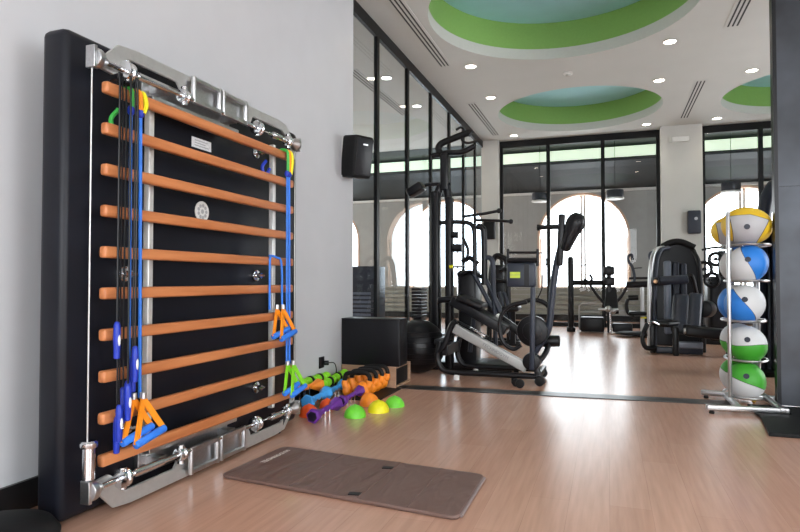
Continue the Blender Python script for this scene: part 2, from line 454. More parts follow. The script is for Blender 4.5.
# window wall with arches
def facade():
    mb = MB(); w, zs, zb = 1.20, 2.26, 0.86; N = 28; cur = XL-.2; dep = .4
    for cx in ARCH:
        mb.quad((cur, YF, 0), (cx-w, YF, 0), (cx-w, YF, H), (cur, YF, H))
        mb.quad((cx-w, YF, 0), (cx+w, YF, 0), (cx+w, YF, zb), (cx-w, YF, zb))
        pts = [(cx-w*math.cos(PI*j/N), zs+w*math.sin(PI*j/N)) for j in range(N+1)]
        for a, b in zip(pts, pts[1:]): mb.quad((a[0], YF, a[1]), (b[0], YF, b[1]), (b[0], YF, H), (a[0], YF, H))
        cur = cx+w
    mb.quad((cur, YF, 0), (XR+.2, YF, 0), (XR+.2, YF, H), (cur, YF, H))
    struct(mb, 'wall_back', 'facade')
    for i, cx in enumerate(ARCH):
        pts = [Vector((cx-w, 0, zb)), Vector((cx-w, 0, zs))]+[Vector((cx-w*math.cos(PI*j/N), 0, zs+w*math.sin(PI*j/N))) for j in range(1, N)]+[Vector((cx+w, 0, zs)), Vector((cx+w, 0, zb))]
        mb = MB()
        def sc(p, k): return Vector((cx+(p.x-cx)*k, p.y, zs+(p.z-zs)*k if p.z > zs else p.z))
        for a, b in zip(pts, pts[1:]):      # splayed reveal and front trim
            ao, bo = sc(a, 1.0), sc(b, 1.0); ai, bi = sc(a, .955), sc(b, .955)
            mb.quad((ao.x, YF-.02, ao.z), (bo.x, YF-.02, bo.z), (bi.x, YF-.02, bi.z), (ai.x, YF-.02, ai.z))
            mb.quad((ai.x, YF-.02, ai.z), (bi.x, YF-.02, bi.z), (bi.x, YF+dep, bi.z), (ai.x, YF+dep, ai.z))
            mb.quad((ao.x, YF-.02, ao.z), (bo.x, YF-.02, bo.z), (bo.x, YF+dep, bo.z), (ao.x, YF+dep, ao.z))
        mb.box((cx-w, YF-.02, zb-.02), (cx+w, YF+dep, zb))
        wo = struct(mb, 'window_%d' % (i+1), 'peach')
        fr = MB()
        fr.box((cx-.075, YF+.2, zb), (cx-.015, YF+.26, zs+w*.95)); fr.box((cx+.015, YF+.2, zb), (cx+.075, YF+.26, zs+w*.95))
        fr.box((cx-w*.95, YF+.2, zb), (cx+w*.95, YF+.26, zb+.06))
        for sx in (-1, 1): fr.box((cx+sx*w*.95-.03, YF+.2, zb), (cx+sx*w*.95+.03, YF+.26, zs))
        fr.build('window_frame', 'white', wo)
ARCH = [-8.40, -4.40, -0.63, 3.22]
facade()
# sill panelling: horizontal boards under the windows
mb = MB()
for k in range(5): mb.box((XL, YF-.06, .17+k*.135), (XR, YF-.01, .17+k*.135+.105))
mb.box((XL, YF-.10, .84), (XR, YF, .88))
struct(mb, 'trim_1', mat('sill_boards', (0.33, 0.33, 0.29), 0.6))
struct(MB().box((XL, YF-.08, 0), (XR, YF-.005, .15)), 'baseboard_back', 'baseboard')
# dark bulkhead above the windows with its long light cove
mb = MB()
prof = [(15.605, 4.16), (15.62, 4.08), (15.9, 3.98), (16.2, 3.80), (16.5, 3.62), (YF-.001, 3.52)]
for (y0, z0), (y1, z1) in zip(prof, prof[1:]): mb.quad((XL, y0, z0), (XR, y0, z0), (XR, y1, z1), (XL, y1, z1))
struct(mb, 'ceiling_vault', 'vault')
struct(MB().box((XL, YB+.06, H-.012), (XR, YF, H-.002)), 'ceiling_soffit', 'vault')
cv = MB().box((XL, 15.60, 4.16), (XR, 15.64, 4.42)).build('cove_light', 'cove', None, (0, 15.6, 4.08))
tag(cv, 'long pale green cove light strip above the arched windows', 'cove light')
struct(MB().box((XL, YF-.10, 3.46), (XR, YF-.002, 3.52)), 'trim_2', 'white')
# pillars of the back partition
struct(MB().box((XG-.02, YB-.25, 0), (-2.49, YB+.25, H)), 'wall_pilaster', 'pillar')
struct(MB().box((1.13, YB-.3, 0), (1.96, YB+.3, H)), 'wall_pillar', 'pillar')
# black framed glass partitions
def partition(name, glassmat, fixed, u0, u1, mull, axis, wid, dep=.09):
    fr = MB()
    def bx(ua, ub, z0, z1, mb, d):
        if axis == 'X': mb.box((ua, fixed-d/2, z0), (ub, fixed+d/2, z1))
        else: mb.box((fixed-d/2, ua, z0), (fixed+d/2, ub, z1))
    bx(u0, u1, H-.16, H-.001, fr, dep); bx(u0, u1, 0, .10, fr, dep)
    for m_ in mull: bx(m_-wid/2, m_+wid/2, .10, H-.16, fr, dep)
    o = struct(fr, name, 'frame')
    ed = [u0]+list(mull)+[u1]
    for a, b in zip(ed, ed[1:]):
        if b-a < .25: continue
        g = MB(); bx(a+wid/2, b-wid/2, .10, H-.16, g, .012)
        p = g.build('glass_pane', glassmat, o)
    return o
partition('window_10', 'glass', YB, -2.49, 1.13, [-2.455, -1.33, -0.09, 1.095], 'X', .085)
partition('window_11', 'glass', YB, 1.96, XR, [2.0, 3.12, 4.3, 5.5], 'X', .085)
partition('window_12', 'glass_side', XG, YEND, YB-.25, [YEND+.05, 7.27, 8.53, 9.80, 11.06, 12.26, 13.42], 'Y', .085, .05)
struct(MB().box((XG-.06, YEND-.01, 0), (XW-.001, YEND+.03, H)), 'trim_3', 'wall')
# floor track strip between the two zones
a, b = Vector((-2.83, 5.70, 0)), Vector((1.05, 5.96, 0))
struct(MB().obox(a+Vector((0, 0, .003)), b+Vector((0, 0, .003)), .20, .008), 'trim_4', mat('floor_strip', (0.03, 0.028, 0.027), 0.33))

# ceiling fittings
def downlight(x, y, label):
    t = thing('downlight', label, 'downlight', (x, y, H), 'recessed ceiling downlights')
    MB().lathe([(.088, 0), (.098, -.004), (.10, -.012), (.083, -.014), (.080, -.006), (.088, 0)], (x, y, H-.0005)).build('trim_ring', 'white', t)
    MB().lathe([(.080, 0), (.080, -.006), (0, -.008)], (x, y, H-.001)).build('lamp', 'lit', t)
for x, y, lb in [(-2.03, 9.15, 'round downlight in front of the dome, nearest the glass side wall'), (-2.03, 10.85, 'round downlight beside the left tip of the complete green dome'),
              (-2.06, 13.9, 'round downlight over the pilaster in the far corner'), (.86, 9.13, 'round downlight just right of the large nearest dome'),
              (.85, 10.86, 'round downlight between dome tip and paired ceiling slots'), (.82, 13.85, 'round downlight close above the white pillar'),
              (2.23, 10.84, 'round downlight next to the partly hidden third dome'), (2.19, 13.83, 'round downlight over the right hand glass bay'),
              (-3.48, 9.2, 'nearer round downlight seen through the glass side wall'), (-3.49, 10.9, 'farther round downlight seen through the glass side wall')]:
    downlight(x, y, lb)
M['slot'] = mat('slot_dark', (0.02, 0.02, 0.02), 0.7)
def vent(x, y0, y1, label):
    t = thing('ceiling_vent', label, 'vent', (x, (y0+y1)/2, H), 'linear slot vents')
    MB().box((x-.10, y0, H-.008), (x+.10, y1, H-.0005)).build('frame', 'ceil', t)
    for k in range(3):
        xx = x-.055+k*.055
        MB().box((xx-.011, y0+.03, H-.0105), (xx+.011, y1-.03, H-.0082)).build('slot', 'slot', t)
vent(-2.41, 6.3, 9.02, 'long slot vent beside the largest dome, along glass wall')
vent(-2.45, 11.08, 13.75, 'slot vent in the far left corner by the pilaster')
vent(1.60, 6.4, 8.88, 'slot vent right of the largest dome, cut by the photo edge')
vent(1.53, 11.1, 13.58, 'slot vent between the complete dome and the third dome')
vent(-3.9, 8.65, 11.45, 'slot vent seen through the glass side wall')
t = thing('smoke_detector', 'small white smoke detector between two domes', 'smoke detector', (-.59, 9.99, H))
MB().lathe([(.075, 0), (.078, -.02), (.06, -.03)], (-.59, 9.99, H-.0005)).build('base', 'white', t)
MB().lathe([(.045, 0), (.04, -.025), (0, -.03)], (-.59, 9.99, H-.03)).build('sensor', 'reveal', t)
# drum lamps hung in front of the cove
for px, py, lb in [(540, 197, 'dark drum lamp left of the middle arch, behind glass'), (615, 194, 'dark drum lamp right of the middle arch, behind glass'), (731, 187, 'dark drum lamp above the right arch, behind glass')]:
    c = atY(px, py, 15.25); t = thing('pendant_lamp', lb, 'lamp', (c.x, c.y, H), 'drum lamps behind the glass')
    MB().cyl((c.x, c.y, c.z-.09), (c.x, c.y, c.z+.10), .20, 24, .02).build('drum', 'darkblue', t)
    MB().cyl((c.x, c.y, c.z-.125), (c.x, c.y, c.z-.092), .215, 24, .01).build('diffuser', 'white', t)
    MB().cyl((c.x, c.y, c.z+.09), (c.x, c.y, H-.013), .006, 8).build('hanging_stem', 'black', t)
#%%THINGS1
# ------------------------------------------------------------------ wall mounted training panel with wooden bars
XP = -2.30
tw = thing('stall_bar_panel', 'black upright training panel with ten wooden bars and chrome pulley rails', 'training wall', (-2.375, 3.04, 0))
MB().box((-2.45, 1.985, .012), (XP, 4.10, 2.25), bev=.035).build('panel', 'panel', tw)
MB().box((XW+.002, 2.3, .5), (-2.452, 3.8, .9)).box((XW+.002, 2.3, 1.5), (-2.452, 3.8, 1.9)).build('wall_bracket', 'black', tw)
BZ = [.276+i*(1.990-.276)/9 for i in range(10)]; XB = -2.181
for z in reversed(BZ):
    MB().box((XB-.021, 2.09, z-.0275), (XB+.021, 3.80, z+.0275), bev=.012).build('wooden_bar', 'bar', tw)
for y in (2.445, 3.64):
    MB().box((-2.262, y-.017, .20), (-2.225, y+.017, 2.06), bev=.004).build('upright', 'bright_rail', tw)
    for z in BZ: pass
for y in (2.445, 3.64):
    for z in BZ: MB().box((-2.226, y-.012, z-.012), (XB-.018, y+.012, z+.012)).build('bar_bracket', 'steel', tw)
for y, z in [(2.335, 1.13), (3.505, 1.98), (3.51, 1.13), (3.52, .36), (2.335, .36)]:
    MB().cyl((XP-.002, y, z), (XP+.018, y, z), .04, 20, .004).cyl((XP+.018, y, z), (XP+.055, y, z), .018, 12).cyl((XP+.05, y-.035, z), (XP+.05, y+.035, z), .01, 8).build('lock_bolt', 'chrome', tw)
mb = MB().cyl((XP-.001, 2.94, 1.51), (XP+.006, 2.94, 1.51), .062, 36)
em = mb.build('emblem', 'white', tw); em['label'] = 'round white emblem'
M['emblem_line'] = mat('emblem_grey', (.42, .43, .44), .5)
mb = MB()
for k in range(9):
    a = 2*PI*k/9; c = Vector((XP+.0062, 2.94+.036*math.cos(a), 1.51+.036*math.sin(a)))
    mb.cyl(c, c+Vector((.0012, 0, 0)), .011, 10)
mb.cyl((XP+.0062, 2.94, 1.51), (XP+.0074, 2.94, 1.51), .014, 12)
mb.build('emblem_pattern', 'emblem_line', em)
s_ = MB().box((XP-.001, 2.845, 1.885), (XP+.002, 3.025, 1.945), rot=Matrix.Rotation(0.0, 3, 'X')).build('sticker', 'sticker', tw)
mb = MB()
for k in range(3): mb.box((XP+.0021, 2.87, 1.897+k*.015), (XP+.0028, 2.87+(.13, .10, .12)[k], 1.902+k*.015))
mb.build('print', 'emblem_line', s_)
# pulley mechanism, top (s = +1) and bottom (s = -1)
def mech(top):
    zc = 2.10 if top else .165; s = 1 if top else -1
    def Zz(d): return zc+s*d
    X0 = -2.245
    # cast arm: long flat plate with bent ends and slot shaped cut-outs
    mb = MB(); off = Vector((-.018, 0, 0))
    d1 = .125 if top else .135
    out = [(2.06, -.02), (2.08, .02), (2.19, d1), (2.30, d1+.012), (3.62, d1+.012), (3.74, d1), (3.87, .02), (3.89, -.10), (3.84, -.10), (3.82, .0)]
    inn = [(3.69, .075), (3.32, .075), (3.28, .0), (2.66, .0), (2.60, .075), (2.26, .075), (2.22, .05), (2.19, -.01), (2.16, -.03)]
    poly = [Vector((X0+.05, y, Zz(d))) for y, d in out+inn]
    mb.prism(poly, off)
    mb.build('cast_arm', 'arm', tw, bevel=.004)
    # mounting plate
    MB().box((XP-.001, 2.42, Zz(-.075)-.0), (XP+.03, 3.17, Zz(.07))).build('mount_plate', 'steel', tw, bevel=.004)
    MB().box((XP+.03, 2.42, Zz(-.075) if s > 0 else Zz(-.05)), (XP+.10, 3.17, Zz(-.05) if s > 0 else Zz(-.075))).build('plate_lip', 'steel', tw, bevel=.003)
    for y in (2.5, 3.1): MB().box((XP+.02, y-.03, zc-.02), (X0+.06, y+.03, zc+.02)).build('stand_off', 'steel', tw)
    # shafts
    xs = X0+.075
    MB().cyl((xs, 2.07, zc), (xs, 3.30, zc), .013, 14).build('shaft', 'chrome', tw)
    MB().cyl((xs, 2.28, zc), (xs, 2.48, zc), .020, 14).build('sleeve', 'chrome', tw)
    MB().cyl((xs, 3.46, zc), (xs, 3.86, zc), .010, 12).build('shaft', 'chrome', tw)
    MB().cyl((xs, 3.52, zc), (xs, 3.68, zc), .022, 14, .004).build('sleeve', 'chrome', tw)
    MB().tube([(xs, 3.30, zc), (xs, 3.50, zc)], .004, 6, False).build('cable', 'cable', tw)
    # pulleys
    for y, r in ((2.215, .045), (2.62, .035), (3.335, .045), (3.73, .035)):
        mb = MB().lathe([(r*.6, -.026), (r, -.02), (r, -.008), (r*.75, 0), (r, .008), (r, .02), (r*.6, .026)], (xs, y, zc), (0, 1, 0), 20)
        mb.cyl((xs, y, zc-.05), (xs, y, zc+.05), .018, 12)
        mb.build('pulley', 'chrome', tw)
    # carriage: two open window frames with posts
    mb = MB()
    for y0, y1 in ((2.70, 2.93), (2.97, 3.20)):
        for y in (y0, y1): mb.cyl((xs, y, Zz(-.012)), (xs, y, Zz(.135)), .015, 12)
        mb.box((xs-.012, y0, min(Zz(.108), Zz(.130))), (xs+.012, y1, max(Zz(.108), Zz(.130))))
        mb.box((xs-.014, y0, min(Zz(-.015), Zz(.010))), (xs+.014, y1, max(Zz(-.015), Zz(.010))))
    mb.box((xs-.035, 2.66, min(Zz(.02), Zz(.11))), (xs-.025, 3.24, max(Zz(.02), Zz(.11))))
    mb.build('carriage', 'steel', tw, bevel=.003)
    # end blocks
    for y in (2.03, 3.84):
        mb = MB().box((xs-.026, y-.03, zc-.05), (xs+.026, y-.012, zc+.05)) if y < 3 else MB().box((xs-.03, y+.012, zc-.05), (xs+.03, y+.03, zc+.05))
        mb.lathe([(.045, -.012), (.045, .015), (.028, .04), (.017, .06)], (xs, y, zc), (0, 1 if y < 3 else -1, 0), 20)
        mb.build('end_block', 'steel', tw, bevel=.003)
    if not top:
        for y in (2.02,):
            MB().cyl((xs, y, zc+.055), (xs, y, .375), .027, 18).lathe([(.035, 0), (.038, .01), (.038, .022), (.030, .03)], (xs, y, .36), (0, 0, 1), 18).build('cable_post', 'chrome', tw)
        MB().obox((xs-.02, 3.75, .155), (xs-.06, 3.70, .013), .03, .03).build('foot', 'black', tw)
mech(True); mech(False)
for y, z0 in ((2.012, .38), (3.83, .21)):
    MB().tube([(-2.17, y, z0), (-2.17, y, 2.05)], .0034, 8, False).build('pull_cable', 'cable', tw)

# ------------------------------------------------------------------ bands and ropes hung over the bars
XH = -2.143           # just in front of the bars
def jump_rope(y, zb, zb2, label, x=XH, sep=.035):
    t = thing('jump_rope', label, 'jump rope', (x, y, zb), 'black jump ropes on the training panel')
    zt = BZ[9]+.035
    MB().tube([(x, y, zb+.16), (x, y, 1.2), (x, y, zt-.03), (x-.02, y+sep*.3, zt), (XB, y+sep*.5, zt+.004), (x-.02, y+sep*.7, zt), (x, y+sep, zt-.03), (x, y+sep, 1.2), (x, y+sep, zb2+.16)], .0042, 6, k=4).build('rope', 'black', t)
    for yy, z in ((y, zb), (y+sep, zb2)):
        h = MB().lathe([(.010, 0), (.014, .004), (.015, .05), (.0165, .09), (.015, .15), (.011, .165), (.006, .17)], (x, yy, z), (0, 0, 1), 14).build('handle', 'blue_grip', t)
        MB().ball((x+.013, yy, z+.085), .012, (.5, .7, 2.4), 12).build('grip_label', 'sticker', h)
jump_rope(2.150, .30, .43, 'jump rope with its blue handles hanging lowest over the bottom bar')
jump_rope(2.115, .74, .36, 'jump rope with one handle left high, beside the bar ends', sep=.018, x=XH+.03)
jump_rope(2.192, .46, .57, 'jump rope with blue handles just left of the blue tube', sep=.03, x=XH+.02)
jump_rope(2.168, .45, .62, 'thin jump rope in the middle of the black ropes', sep=.042, x=XH+.045)
def resistance_tube(y, ztop, zbot, sep, label, strap=True, bar=9, x=XH, sc=1.0, tilt=0.0, lower='blue', sm='orange'):
    t = thing('resistance_tube', label, 'resistance band', (x, y, zbot), 'blue resistance tubes on the training panel')
    zt = BZ[bar]+.032
    if strap:
        for yy, m in ((y, 'green'), (y+sep, 'orange')):
            MB().strip([(x-.036, yy, zt+.001), (x+.004, yy, zt-.006), (x+.006, yy, zt-.06), (x+.005, yy+.012, ztop+.04)], .026, (0, .0, 0), k=4) if False else \
                MB().tube([(XB-.02, yy, zt-.01), (XB, yy, zt+.002), (x, yy, zt-.012), (x+.004, yy+.003, zt-.07), (x+.004, yy+.006, ztop)], .011, 8, k=4).build('strap', m, t)
        MB().tube([(XB, y+sep+.025, zt+.001), (x, y+sep+.028, zt-.012), (x+.012, y+sep+.03, zt-.07), (x+.012, y+sep+.012, ztop+.01)], .011, 8, k=4).build('strap', 'yellow', t)
        MB().tube([(x, y, ztop+.02), (x, y+.005, zbot+.2)], .0075, 8, False).build('tube', 'blue', t)
        MB().tube([(x, y+sep+.006, ztop+.02), (x, y+sep+.02, zbot+.2)], .0085, 8, False).build('tube', 'blue', t)
        for yy in (y, y+sep+.006): MB().ball((x, yy, ztop+.01), .019, (1, 1, 1.3), 12).build('knot', 'blue_grip', t)
    else:
        MB().tube([(x, y, zbot+.2), (x, y, zt-.05), (x-.012, y+sep*.2, zt-.005), (XB, y+sep*.4, zt+.006), (x-.012, y+sep*.7, zt-.005), (x, y+sep, zt-.05), (x, y+sep+.01, zbot+.22)], .0075, 8, k=5).build('tube', 'blue', t)
    # triangular handle: two webbing legs and a foam grip
    zc = zbot; yc = y+sep*.6
    R = .095*sc
    for k, (dx, dy) in enumerate(((0, 0), (.03, .05))):
        a = Vector((x+dx+.002, yc+dy*.6, zc+.20)); g0 = Vector((x+dx+.035, yc-R+dy, zc+.02-.02*k)); g1 = Vector((x+dx+.045, yc+R*.75+dy, zc+.06-.02*k))
        MB().cyl(a-Vector((0, 0, .0)), a+Vector((0, 0, .03)), .016, 10).build('clip', 'steel', t)
        for g in (g0, g1): MB().obox(a, g, .030, .008, up=(1, 0, 0)).build('webbing', sm, t)
        MB().cyl(g0-(g1-g0)*.04, g1+(g1-g0)*.04, .019, 14, .004).build('grip', 'blue', t)
resistance_tube(2.215, 1.90, .33, .055, 'blue resistance tube with orange straps, hanging from the top bar at the near end')
resistance_tube(3.45, 0, .70, .15, 'blue resistance tube looped over the fifth bar, orange handles', strap=False, bar=5)
resistance_tube(3.655, 1.84, .30, .022, 'blue tube at the far end of the panel, lime and white handle near floor', x=XH+.01, sm='lime')
# small coloured bundle tied behind the near end of the top bar
bd = MB()
bd.tube([(-2.24, 2.235, 1.93), (-2.25, 2.20, 1.87), (-2.23, 2.215, 1.80), (-2.23, 2.25, 1.84)], .011, 8)
tag(bd.build('band_loop', 'green', None, (-2.24, 2.2, 1.80)), 'green loop band tucked behind the top bar near end', 'band')
bd = MB(); bd.tube([(-2.24, 3.55, 1.93), (-2.25, 3.52, 1.88), (-2.24, 3.545, 1.82), (-2.23, 3.58, 1.88)], .012, 8)
tag(bd.build('band_loop', 'blue_grip', None, (-2.24, 3.55, 1.82)), 'dark blue loop band tucked behind the top bar far end', 'band')

# ------------------------------------------------------------------ exercise mat
mc = [atZ(*p) for p in [(220, 478), (284, 449), (485, 478), (458, 522)]]
mt = thing('exercise_mat', 'brown folding exercise mat lying on the wooden floor', 'mat', (mc[0]+mc[2])/2)
ctr = (mc[0]+mc[2])/2
def rounded(pts, r, n=5):
    out = []
    for i, p in enumerate(pts):
        a, b = pts[i-1], pts[(i+1) % len(pts)]
        d0, d1 = (a-p).normalized()*r, (b-p).normalized()*r
        for k in range(n+1):
            t = k/n; out.append((p+d0)*(1-t)**2+p*2*t*(1-t)+(p+d1)*t**2)
    return out
mb = MB(); mb.prism([p+Vector((0, 0, .002)) for p in rounded(mc, .05)], (0, 0, .020)); mb.build('cover', 'mat', mt, bevel=.007)
M['mat_edge'] = mat('mat_end_binding', (.23, .18, .175), .5)
e0, e1 = mc[2]+(mc[3]-mc[2])*.07, mc[3]+(mc[2]-mc[3])*.07
MB().tube([e0+Vector((.004, 0, .012)), e1+Vector((.004, 0, .012))], .009, 8, False).build('binding', 'mat_edge', mt)
for f in (.33, .62, .815):
    p0, p1 = mc[0]+(mc[3]-mc[0])*f, mc[1]+(mc[2]-mc[1])*f
    MB().tube([p0+(p1-p0)*.02+Vector((0, 0, .0215)), p1+(p0-p1)*.02+Vector((0, 0, .0215))], .004, 6, False).build('seam', 'mat', mt)
for px, py in ((355, 494), (388, 468)):
    c = atZ(px, py, .022); MB().box(c-Vector((.032, .018, .0)), c+Vector((.032, .018, .004)), rot=Matrix.Rotation(.15, 3, 'Z')).build('velcro_patch', 'black', mt)
fc = bpy.data.curves.new('lettering', 'FONT'); fc.body = 'TECHNOGYM'; fc.size = .044; fc.extrude = .0006; fc.align_x = 'CENTER'
fo = bpy.data.objects.new('lettering', fc); col.objects.link(fo); fo.parent = mt
tp = (atZ(266, 462, .023)+atZ(289, 451, .023))/2; d = (mc[1]-mc[0])
fo.location = tp-Vector(mt.location); fo.rotation_euler = (0, 0, math.atan2(d.y, d.x)); fc.materials.append(mat('pale_lettering', (.55, .5, .47), .6)); to_mesh(fo)

# dark round cushion in the near left corner
t = thing('balance_cushion', 'dark grey round cushion in the corner at the foot of the panel', 'cushion', (-2.34, 1.73, 0))
MB().lathe([(.10, 0), (.19, .006), (.225, .03), (.23, .055), (.20, .098), (.13, .122), (.05, .131), (0, .132)], (-2.34, 1.73, 0), (0, 0, 1), 40).build('cushion', 'rubber', t)
c = atX(1, 516, -2.22)
MB().ball(Vector((-2.21, 1.60, .103)), .02, (1, 1.2, .4), 12).build('valve_cap', 'white', t)

# wall socket with plug and cable
t = thing('wall_outlet', 'dark wall socket with a black plug low on the left wall', 'outlet', (XW, 5.20, .29))
MB().box((XW+.001, 5.15, .24), (XW+.014, 5.25, .35)).build('plate', 'black', t, bevel=.004)
MB().cyl((XW+.012, 5.235, .285), (XW+.055, 5.26, .285), .024, 14, .004).build('plug', 'black', t)
MB().tube([(XW+.05, 5.26, .285), (XW+.08, 5.33, .275), (XW+.07, 5.40, .20), (XW+.05, 5.42, .09), (XW+.05, 5.44, .012)], .005, 8).build('cord', 'black', t)

# wall loudspeaker
t = thing('wall_speaker', 'black loudspeaker mounted high at the end of the left wall', 'speaker', (-2.65, 5.66, 2.17))
c0 = Vector((-2.50, 5.72, 2.40))
R = Matrix.Rotation(math.radians(-28), 3, 'Z') @ Matrix.Rotation(math.radians(8), 3, 'Y')
MB().box(c0-Vector((.12, .125, .22)), c0+Vector((.12, .125, .22)), rot=R, piv=c0, bev=.03).build('cabinet', 'rubber', t)
g = MB().box(c0+Vector((.121, -.105, -.19)), c0+Vector((.131, .105, .19)), rot=R, piv=c0, bev=.004).build('grille', 'black', t)
MB().box(c0+Vector((.132, -.03, .12)), c0+Vector((.135, .03, .135)), rot=R, piv=c0).build('badge', 'steel', g)
MB().box((-2.648, 5.66, 2.20), (-2.64, 5.76, 2.62)).build('wall_plate', 'white', t)
MB().tube([(-2.645, 5.71, 2.36), (-2.58, 5.71, 2.36)], .02, 8, False).build('mount_arm', 'black', t)
# ------------------------------------------------------------------ small weights on the floor beside the panel
def dumbbell(p, q, r, m, label, group, dark=False, pegs=True):
    """bow tie shaped dumbbell lying from p to q (head centres at the ends)"""
    p, q = Vector(p), Vector(q); L = (q-p).length; ax = (q-p)/L; c = (p+q)/2
    t = thing('dumbbell', label, 'dumbbell', (c.x, c.y, 0), group)
    MB().cyl(p+ax*L*.22, q-ax*L*.22, r*.40, 12).build('handle', m, t)
    for a, d in ((p, ax), (q, -ax)):
        h = MB().lathe([(r*.80, -.004), (r*.97, .0), (r, .012), (r*.98, .03), (r*.62, L*.20), (r*.42, L*.30)], a, d, 6).build('head', m, t, bevel=.006)
        if dark: MB().lathe([(r*.70, -.0065), (0, -.0065)], a, d, 6).build('end_cap', 'dark_end', h)  # flat dark disc standing for the shaded hollow in the head end
    if pegs:
        for f in (.40, .58):
            for sx in (-1, 1):
                s0 = p+ax*L*f+Vector((sx*r*.35, 0, 0))
                MB().cyl((s0.x, s0.y, .0), (s0.x, s0.y, s0.z), .005, 8).build('chrome_peg', 'chrome', t)
dumbbell((-2.14, 4.06, .055), (-2.14, 4.50, .07), .060, 'purple', 'purple dumbbell with dark end, nearest in the row, left of the green half dome', 'purple dumbbells', True)
dumbbell((-2.14, 4.58, .07), (-2.145, 5.0, .09), .052, 'purple', 'purple dumbbell lying behind the nearest purple one, beside the orange half dome', 'purple dumbbells', True)
dumbbell((-2.395, 4.44, .070), (-2.395, 4.82, .085), .066, 'skyblue', 'sky blue dumbbell between the red half dome and the orange dumbbell', 'sky blue dumbbells')
dumbbell((-2.43, 4.88, .070), (-2.43, 5.25, .085), .060, 'skyblue', 'sky blue dumbbell second in its row, farther from the panel', 'sky blue dumbbells')
dumbbell((-2.40, 3.93, .19), (-2.42, 4.25, .205), .062, 'skyblue', 'sky blue dumbbell at the foot of the panel under the lime tube handle', 'sky blue dumbbells')
dumbbell((-2.52, 4.36, .175), (-2.50, 4.88, .14), .060, 'orange_w', 'orange dumbbell beside the panel end, in front of the green bars', 'orange dumbbells')
dumbbell((-2.45, 5.39, .065), (-2.45, 5.63, .065), .052, 'orange_w', 'orange dumbbell at the far end of the sky blue dumbbell row', 'orange dumbbells')
# knobbly lime weights in two rows along the wall
def lime_bar(p, q, label):
    p, q = Vector(p), Vector(q); t = thing('knobbly_weight', label, 'weight', ((p.x+q.x)/2, (p.y+q.y)/2, 0), 'lime weights along the wall')
    ax = (q-p).normalized(); L = (q-p).length
    pr = []
    for i in range(25):
        h = L*i/24; pr.append((.030+.014*abs(math.sin(PI*i/4)), h))
    MB().lathe([(0, -.006)]+pr+[(0, L+.006)], p, ax, 14).build('body', 'lime', t)
    for f in (.12, .88):
        c = p+ax*L*f; MB().box((c.x-.035, c.y-.03, .0), (c.x+.035, c.y+.03, c.z-.02)).build('rest', 'black', t, bevel=.004)
    for f in (.33, .66): MB().cyl(p+ax*L*(f-.03), p+ax*L*(f+.03), .047, 16, .006).build('black_band', 'rubber', t)
lime_bar((-2.60, 4.70, .17), (-2.60, 5.26, .16), 'lime knobbly weight closest to the wall socket')
lime_bar((-2.56, 5.02, .10), (-2.545, 5.56, .15), 'lime knobbly weight in front, ending at the black box')
t = thing('ball_weight', 'small yellow ball weight between lime and blue weights', 'weight', (-2.45, 5.325, 0))
MB().ball((-2.45, 5.325, .045), .045).build('ball', 'yellow', t)
MB().cyl((-2.45, 5.325, .087), (-2.45, 5.325, .096), .015, 14, .003).build('cap', 'black', t)
# rubber mat and kettlebell like weights with arched black handles
o = MB().box((-2.37, 4.98, .0), (-1.97, 5.62, .008)).build('rubber_mat', 'rubber', None, (-2.2, 5.3, 0), bevel=.003)
tag(o, 'thin black rubber mat under the orange weights with black handles', 'mat')
def arch_weight(y, label):
    t = thing('kettlebell', label, 'kettlebell', (-2.2, y, .008), 'orange weights with black handles')
    z = .008
    MB().ball((-2.155, y, z+.075), .075, (1, .95, 1)).tube([(-2.155, y, z+.09), (-2.10, y, z+.11), (-2.085, y, z+.16)], [.045, .028], 12).build('body', 'orange_w', t)
    MB().ball((-2.315, y, z+.05), .050, (.9, .95, 1)).tube([(-2.315, y, z+.07), (-2.335, y, z+.12), (-2.335, y, z+.15)], [.04, .028], 12).build('counter_ball', 'orange_w', t)
    MB().tube([(-2.085, y, z+.14), (-2.087, y, z+.19), (-2.115, y, z+.222), (-2.16, y, z+.228), (-2.26, y, z+.222), (-2.32, y, z+.21), (-2.337, y, z+.17), (-2.337, y, z+.13)], .0205, 12).build('handle', 'rubber', t)
for i, y in enumerate((5.08, 5.235, 5.39, 5.54)):
    arch_weight(y, ['orange weight with black arched handle, nearest, behind the orange half dome', 'second orange weight with black arched handle counting from the half domes',
                    'third orange weight with black arched handle, second from the wooden bench', 'orange weight with black arched handle closest to the wooden bench'][i])
# half dome markers
def half_dome(px, py, m, label, r=.088, h=.088):
    c = atZ(px, py, 0)
    t = thing('half_dome', label, 'half dome', (c.x, c.y, 0), 'half domes on the floor')
    pr = [(r, 0), (r, .006)]+[(r*math.cos(a), .006+h*math.sin(a)) for a in [PI/2*k/10 for k in range(1, 10)]]+[(0, .006+h)]
    MB().lathe(pr, c, (0, 0, 1), 36).build('shell', m, t)
    MB().cyl((c.x, c.y, .004+h), (c.x, c.y, .010+h), .012, 14, .002).build('vent_cap', m, t)
half_dome(355, 416.5, 'dome_green', 'green half dome nearest the brown exercise mat')
half_dome(378.5, 411.5, 'yellow', 'yellow half dome between the two green ones', .09)
half_dome(394.5, 406, 'dome_green', 'green half dome farthest right, before the wooden bench', .086, .08)
half_dome(369.5, 405, 'orange_w', 'orange half dome touching the yellow one', .088, .1)
half_dome(309, 416, 'red_or', 'red orange half dome beside the dark purple dumbbell end', .078)
half_dome(327, 407.5, 'red_or', 'red orange half dome between purple and blue dumbbells', .066, .07)
